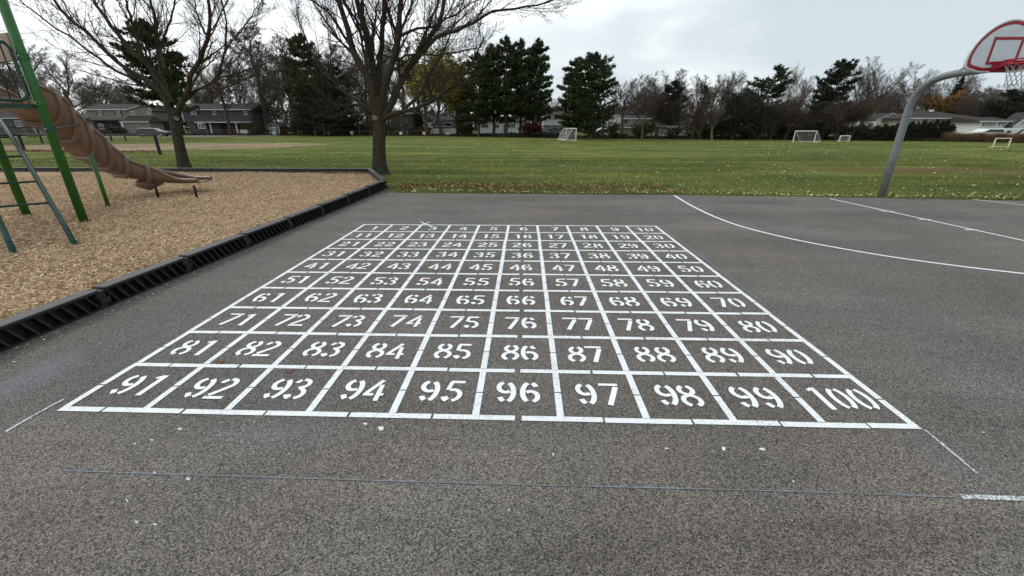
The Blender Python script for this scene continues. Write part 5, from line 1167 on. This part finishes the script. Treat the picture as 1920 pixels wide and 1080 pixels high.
for x in (-2.1, 2.0):
    for y in (-1., 1.): MB().tube([(x, y - .12, .38), (x, y + .12, .38)], .38, 18).build('wheel', tyre, rv)

# ------------------------------------------------------------------ grass, chips, leaves (what nobody could count)
blade_m = mat('grass_blade', (.078, .106, .032), .9, .35, .5, 0, spec=.08, attr=True, col2=(.155, .165, .060))
y_edge = lambda x: np.interp(x, [p_[0] for p_ in AE], [p_[1] for p_ in AE])
n_ = 260000; yy = 9.0 + 16 * rng.random(n_) ** 1.5; xx = -26 + 56 * rng.random(n_)
ok = np.where(xx > BC[0] + .05, yy > y_edge(xx) - .03, np.where(xx > Bd[0], yy > Bc[1] + (xx - Bc[0]) / (Bd[0] - Bc[0]) * (Bd[1] - Bc[1]) + .02, yy > Bd[1] + (xx - Bd[0]) / (Be[0] - Bd[0]) * (Be[1] - Bd[1]) + .02))
wp = G(1840, 322); worn = ((xx - wp[0]) / 10) ** 2 + ((yy - wp[1]) / 2.4) ** 2 < 1; ok &= ~(worn & (rng.random(len(xx)) < .8)); xx, yy = xx[ok], yy[ok]; V, F, c = blades(0, 1, 0, 1, len(xx), .05, .010, rng, .45); V = V.reshape(-1, 3, 3); V[:, :, :2] -= V[:, :1, :2]; V[:, :, 0] += xx[:, None]; V[:, :, 1] += yy[:, None]
tag(fastmesh('grass', V.reshape(-1, 3), F, blade_m, None, c), kind='stuff')
def leaf_flakes(x, y, z, size, tone, rg, tilt=.35):
    n_ = len(x); a = rg.random(n_) * 2 * np.pi; s = size * (.5 + .9 * rg.random(n_)); d = np.stack([np.cos(a), np.sin(a), tilt * rg.normal(size=n_)], 1); e_ = np.stack([-np.sin(a), np.cos(a), tilt * rg.normal(size=n_)], 1)
    C = np.stack([x, y, z + s * .3], 1); s = s[:, None]
    V = np.stack([C - d * s * .5, C + e_ * s * .33, C + d * s * .5, C - e_ * s * .33], 1); V[:, :, 2] = np.maximum(V[:, :, 2], (z if np.isscalar(z) else z[:, None]) + .004)
    return V.reshape(-1, 3), np.arange(n_ * 4).reshape(-1, 4), np.repeat(tone, 4, 0)
def tones(n_, pal, rg, v=.2):
    P_ = np.array(pal)[rg.integers(0, len(pal), n_)]; return P_ * np.clip(1 + v * rg.normal(size=(n_, 1)), .4, 1.6)
leafm = mat('fallen_leaf', (1, 1, 1), .9, .0, 3, 0, spec=.1, attr=True, col2=(.9, .9, .9))
n_ = 8000; yy = 9.2 + 45 * rng.random(n_) ** 2.1; xx = -30 + 75 * rng.random(n_)
ok = np.where(xx > BC[0], yy > y_edge(xx), yy > 15.2); xx, yy = xx[ok], yy[ok]
V, F, c = leaf_flakes(xx, yy, .03, .046 + .0014 * yy, tones(len(xx), [(.42, .38, .20), (.52, .48, .28), (.30, .22, .10), (.40, .36, .18)], rng), rng)
tag(fastmesh('fallen_leaves', V, F, leafm, None, c), kind='stuff')
n_ = 2600; xx = -.5 + 26 * rng.random(n_); yy = y_edge(xx) + .02 + np.abs(rng.normal(size=n_)) * .45 * (.5 + .5 * np.sin(xx * .9 + 1)) + .25 * rng.random(n_)
V, F, c = leaf_flakes(xx, yy, .02, .055, tones(n_, [(.44, .38, .18), (.36, .27, .12), (.52, .47, .27), (.22, .13, .06)], rng), rng)
tag(fastmesh('fallen_leaves', V, F, leafm, None, c), kind='stuff')
# drift of brown leaves round the maple foot and along the asphalt edge
n_ = 3000; t_ = rng.random(n_) ** 1.5; P0 = np.array([BC[0] + .2, 10.75]); xx = P0[0] + t_ * 8.5 + rng.normal(size=n_) * .15; yy = 11.0 + (1 - t_) * .35 + rng.normal(size=n_) * (.30 + .28 * t_) + .25 * np.sin(xx * 2.1)
ok = (yy > y_edge(xx) - .02); xx, yy = xx[ok], yy[ok]
V, F, c = leaf_flakes(xx, yy, .012, .065, tones(len(xx), [(.19, .10, .05), (.27, .16, .08), (.14, .07, .035), (.34, .26, .13)], rng), rng)
tag(fastmesh('leaf_litter', V, F, leafm, None, c), kind='stuff')
a_ = G(30, 283); b_ = G(300, 286); n_ = 1800; s = rng.random(n_); xx = a_[0] + (b_[0] - a_[0]) * s; yy = a_[1] + (b_[1] - a_[1]) * s + rng.normal(size=n_) * .6
V, F, c = leaf_flakes(xx, yy, .015, .12, tones(n_, [(.17, .10, .05), (.24, .15, .08), (.10, .06, .03)], rng), rng)
tag(fastmesh('leaf_litter', V, F, leafm, None, c), kind='stuff')
# loose wood chips
poly = np.array(mul)
def inside(x, y, P_):
    r_ = np.zeros(len(x), bool); j = len(P_) - 1
    for i in range(len(P_)):
        c_ = ((P_[i, 1] > y) != (P_[j, 1] > y)) & (x < (P_[j, 0] - P_[i, 0]) * (y - P_[i, 1]) / (P_[j, 1] - P_[i, 1] + 1e-12) + P_[i, 0]); r_ ^= c_; j = i
    return r_
n_ = 260000; yy = .2 + 15.5 * rng.random(n_) ** 1.25; xx = -14 + 13 * rng.random(n_); ok = inside(xx, yy, poly); xx, yy = xx[ok], yy[ok]; n_ = len(xx)
a = rng.random(n_) * 2 * np.pi; L_ = .008 + .024 * rng.random(n_) ** 1.5; wv = .003 + .006 * rng.random(n_); tl = rng.normal(size=n_) * .35; ro = rng.normal(size=n_) * .5
hgt = ZM - .004 + .022 * rng.random(n_) + .016 * np.sin(xx * 1.7 + np.sin(yy * 1.3) * 2) * np.cos(yy * 2.1)
d = np.stack([np.cos(a) * np.cos(tl), np.sin(a) * np.cos(tl), np.sin(tl)], 1) * L_[:, None]; e_ = np.stack([-np.sin(a) * np.cos(ro), np.cos(a) * np.cos(ro), np.sin(ro)], 1) * wv[:, None]; C = np.stack([xx, yy, hgt], 1)
V = np.stack([C - d - e_, C + d - e_ * .6, C + d * .9 + e_, C - d * .8 + e_], 1).reshape(-1, 3)
c = np.repeat(tones(n_, [(.60, .43, .27), (.54, .37, .22), (.68, .51, .34), (.46, .31, .185), (.58, .43, .29)], rng, .22), 4, 0)
dug_shade = np.exp(-(((xx + 6.2) / 1.5) ** 2 + ((yy - 8.75) / .5) ** 2)) + .6 * np.exp(-(((xx + 5.6) / .6) ** 2 + ((yy - 5.9) / .5) ** 2)); c = c * np.repeat(1 - .38 * np.clip(dug_shade, 0, 1) * (.6 + .4 * np.sin(xx * 5) * np.cos(yy * 7)), 4)[:, None]  # shade and dug hollows below slide and post, painted into the chip colour
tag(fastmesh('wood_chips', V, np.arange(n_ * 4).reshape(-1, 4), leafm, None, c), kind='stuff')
# reddish dead leaves caught against the border
n_ = 900; yy = rng.random(n_) * 10.2 + .2; xx = np.array([bpt(y_)[0] for y_ in yy]) - .16 - np.abs(rng.normal(size=n_)) * .06; nn_ = 1500
y2 = 13.2 + 1.2 * rng.random(nn_); x2 = -2.2 - 2.2 * rng.random(nn_); ok = inside(x2, y2, poly); xx = np.concatenate([xx, x2[ok]]); yy = np.concatenate([yy, y2[ok]])
V, F, c = leaf_flakes(xx, yy, ZM + .02, .045, tones(len(xx), [(.17, .055, .03), (.22, .09, .05), (.12, .05, .03)], rng), rng)
tag(fastmesh('leaf_litter', V, F, leafm, None, c), kind='stuff')
# small pale grit and paint flecks on the asphalt
n_ = 2600; yy = -1.6 + 12 * rng.random(n_); xx = -1.1 + 18 * rng.random(n_); s = .5 + rng.random(n_)
V, F, c = leaf_flakes(xx, yy, .004, .011, tones(n_, [(.55, .56, .55), (.40, .38, .34), (.30, .26, .2)], rng), rng, .1)
n2 = 1000; y3 = rng.random(n2) * 10.2 + .3; x3 = np.array([bpt(y_)[0] for y_ in y3]) + .02 + np.abs(rng.normal(size=n2)) * .13
V2, F2, c2 = leaf_flakes(x3, y3, .004, .022, tones(n2, [(.50, .46, .38), (.20, .12, .07), (.3, .2, .12)], rng), rng, .15)
V, F, c = np.concatenate([V, V2]), np.concatenate([F, F2 + len(V)]), np.concatenate([c, c2])
tag(fastmesh('grit', V, F, leafm, None, c), kind='stuff')
# single pale leaflets and two brown maple leaves that can be told apart
pale = mat('pale_leaflet', (.72, .72, .66), .7, .05, 20)
spots = [(285, 825, 8, 3, 'below number 91'), (337, 804, 9, 3, 'just under the line below 92'), (353, 898, 11, 7, 'largest, near the faint chalk line at bottom left'), (290, 886, 6, 4, 'left of the largest flake near the faint chalk line'), (238, 938, 5, 7, 'standing tall at bottom left'), (256, 979, 7, 4, 'lowest left one near the bottom edge'), (291, 984, 7, 4, 'right one of the two near the bottom left edge'),
 (686, 795, 8, 4, 'left one just below the line under 94'), (714, 803, 11, 7, 'wide one just below the line under 95'), (1038, 852, 4, 5, 'small square one below 96'), (1250, 841, 7, 3, 'thin slanted one below 98'), (1357, 842, 8, 8, 'round one below 99'), (1430, 842, 11, 5, 'long slanted one below 100'), (1822, 932, 9, 3, 'beside the rubbed chalk streak')]
small = [(254, 834), (361, 855), (542, 853), (849, 996), (682, 1013), (1487, 905), (1856, 604), (1635, 604), (1635, 627), (1501, 508), (1883, 862), (1842, 813), (181, 713)]
sp_ = np.array([G(u, v)[:2] for u, v in small]); V, F, c = leaf_flakes(sp_[:, 0], sp_[:, 1], .004, .018, tones(len(sp_), [(.7, .7, .66)], rng), rng, .1); tag(fastmesh('grit', V, F, leafm, None, c), kind='stuff')
for i, (u, v, w_, h_, wh) in enumerate(spots):
    p = G(u, v, .006); q1 = G(u - w_ * .5, v, .006); q2 = G(u + w_ * .5, v, .006); q3 = G(u, v - h_ * .5, .006); q4 = G(u, v + h_ * .5, .006)
    a1 = (q2 - q1) / 2; a2 = (q3 - q4) / 2; k_ = 11; th = np.linspace(0, 2 * np.pi, k_, endpoint=False); rr_ = 1 + .45 * np.array([random.uniform(-1, .6) for _ in th]); sh_ = random.uniform(-.6, .6)
    pts = [tuple(a1 * (math.cos(t) + sh_ * math.sin(t)) * r_ + a2 * math.sin(t) * r_ + np.array([0, 0, .0015])) for t, r_ in zip(th, rr_)]
    mb = MB().add(pts + [(x_, y_, -.0015) for x_, y_, z_ in pts] + [(0, 0, .006)], [(j, (j + 1) % k_, 2 * k_) for j in range(k_)] + [(j + k_, (j + 1) % k_ + k_, (j + 1) % k_, j) for j in range(k_)])
    o = mb.build('pale_leaflet', pale); o.location = tuple(p); tag(o, 'pale flake on the asphalt, ' + wh, 'leaflet', 'pale flakes scattered on the asphalt')
brl = mat('brown_maple_leaf', (.27, .10, .06), .8, .25, 30, .3, 80)
for u, v, s, lb in ((413, 679, .036, 'curled brown leaf on the line between 82 and 92'), (542, 697, .032, 'brown leaf just above number 93')):
    p = G(u, v, .012); k_ = 15; pts = []
    for j in range(k_):
        t = 2 * math.pi * j / k_; r_ = s * (1.0 if j % 3 == 0 else .55); pts.append((r_ * math.cos(t), r_ * .8 * math.sin(t), .012 * math.cos(2 * t) + .006 + random.uniform(0, .004)))
    mb = MB().add(pts + [(0, 0, .004)], [(j, (j + 1) % k_, k_) for j in range(k_)]); o = mb.build('fallen_leaf', brl); o.location = tuple(p); tag(o, lb, 'leaf')
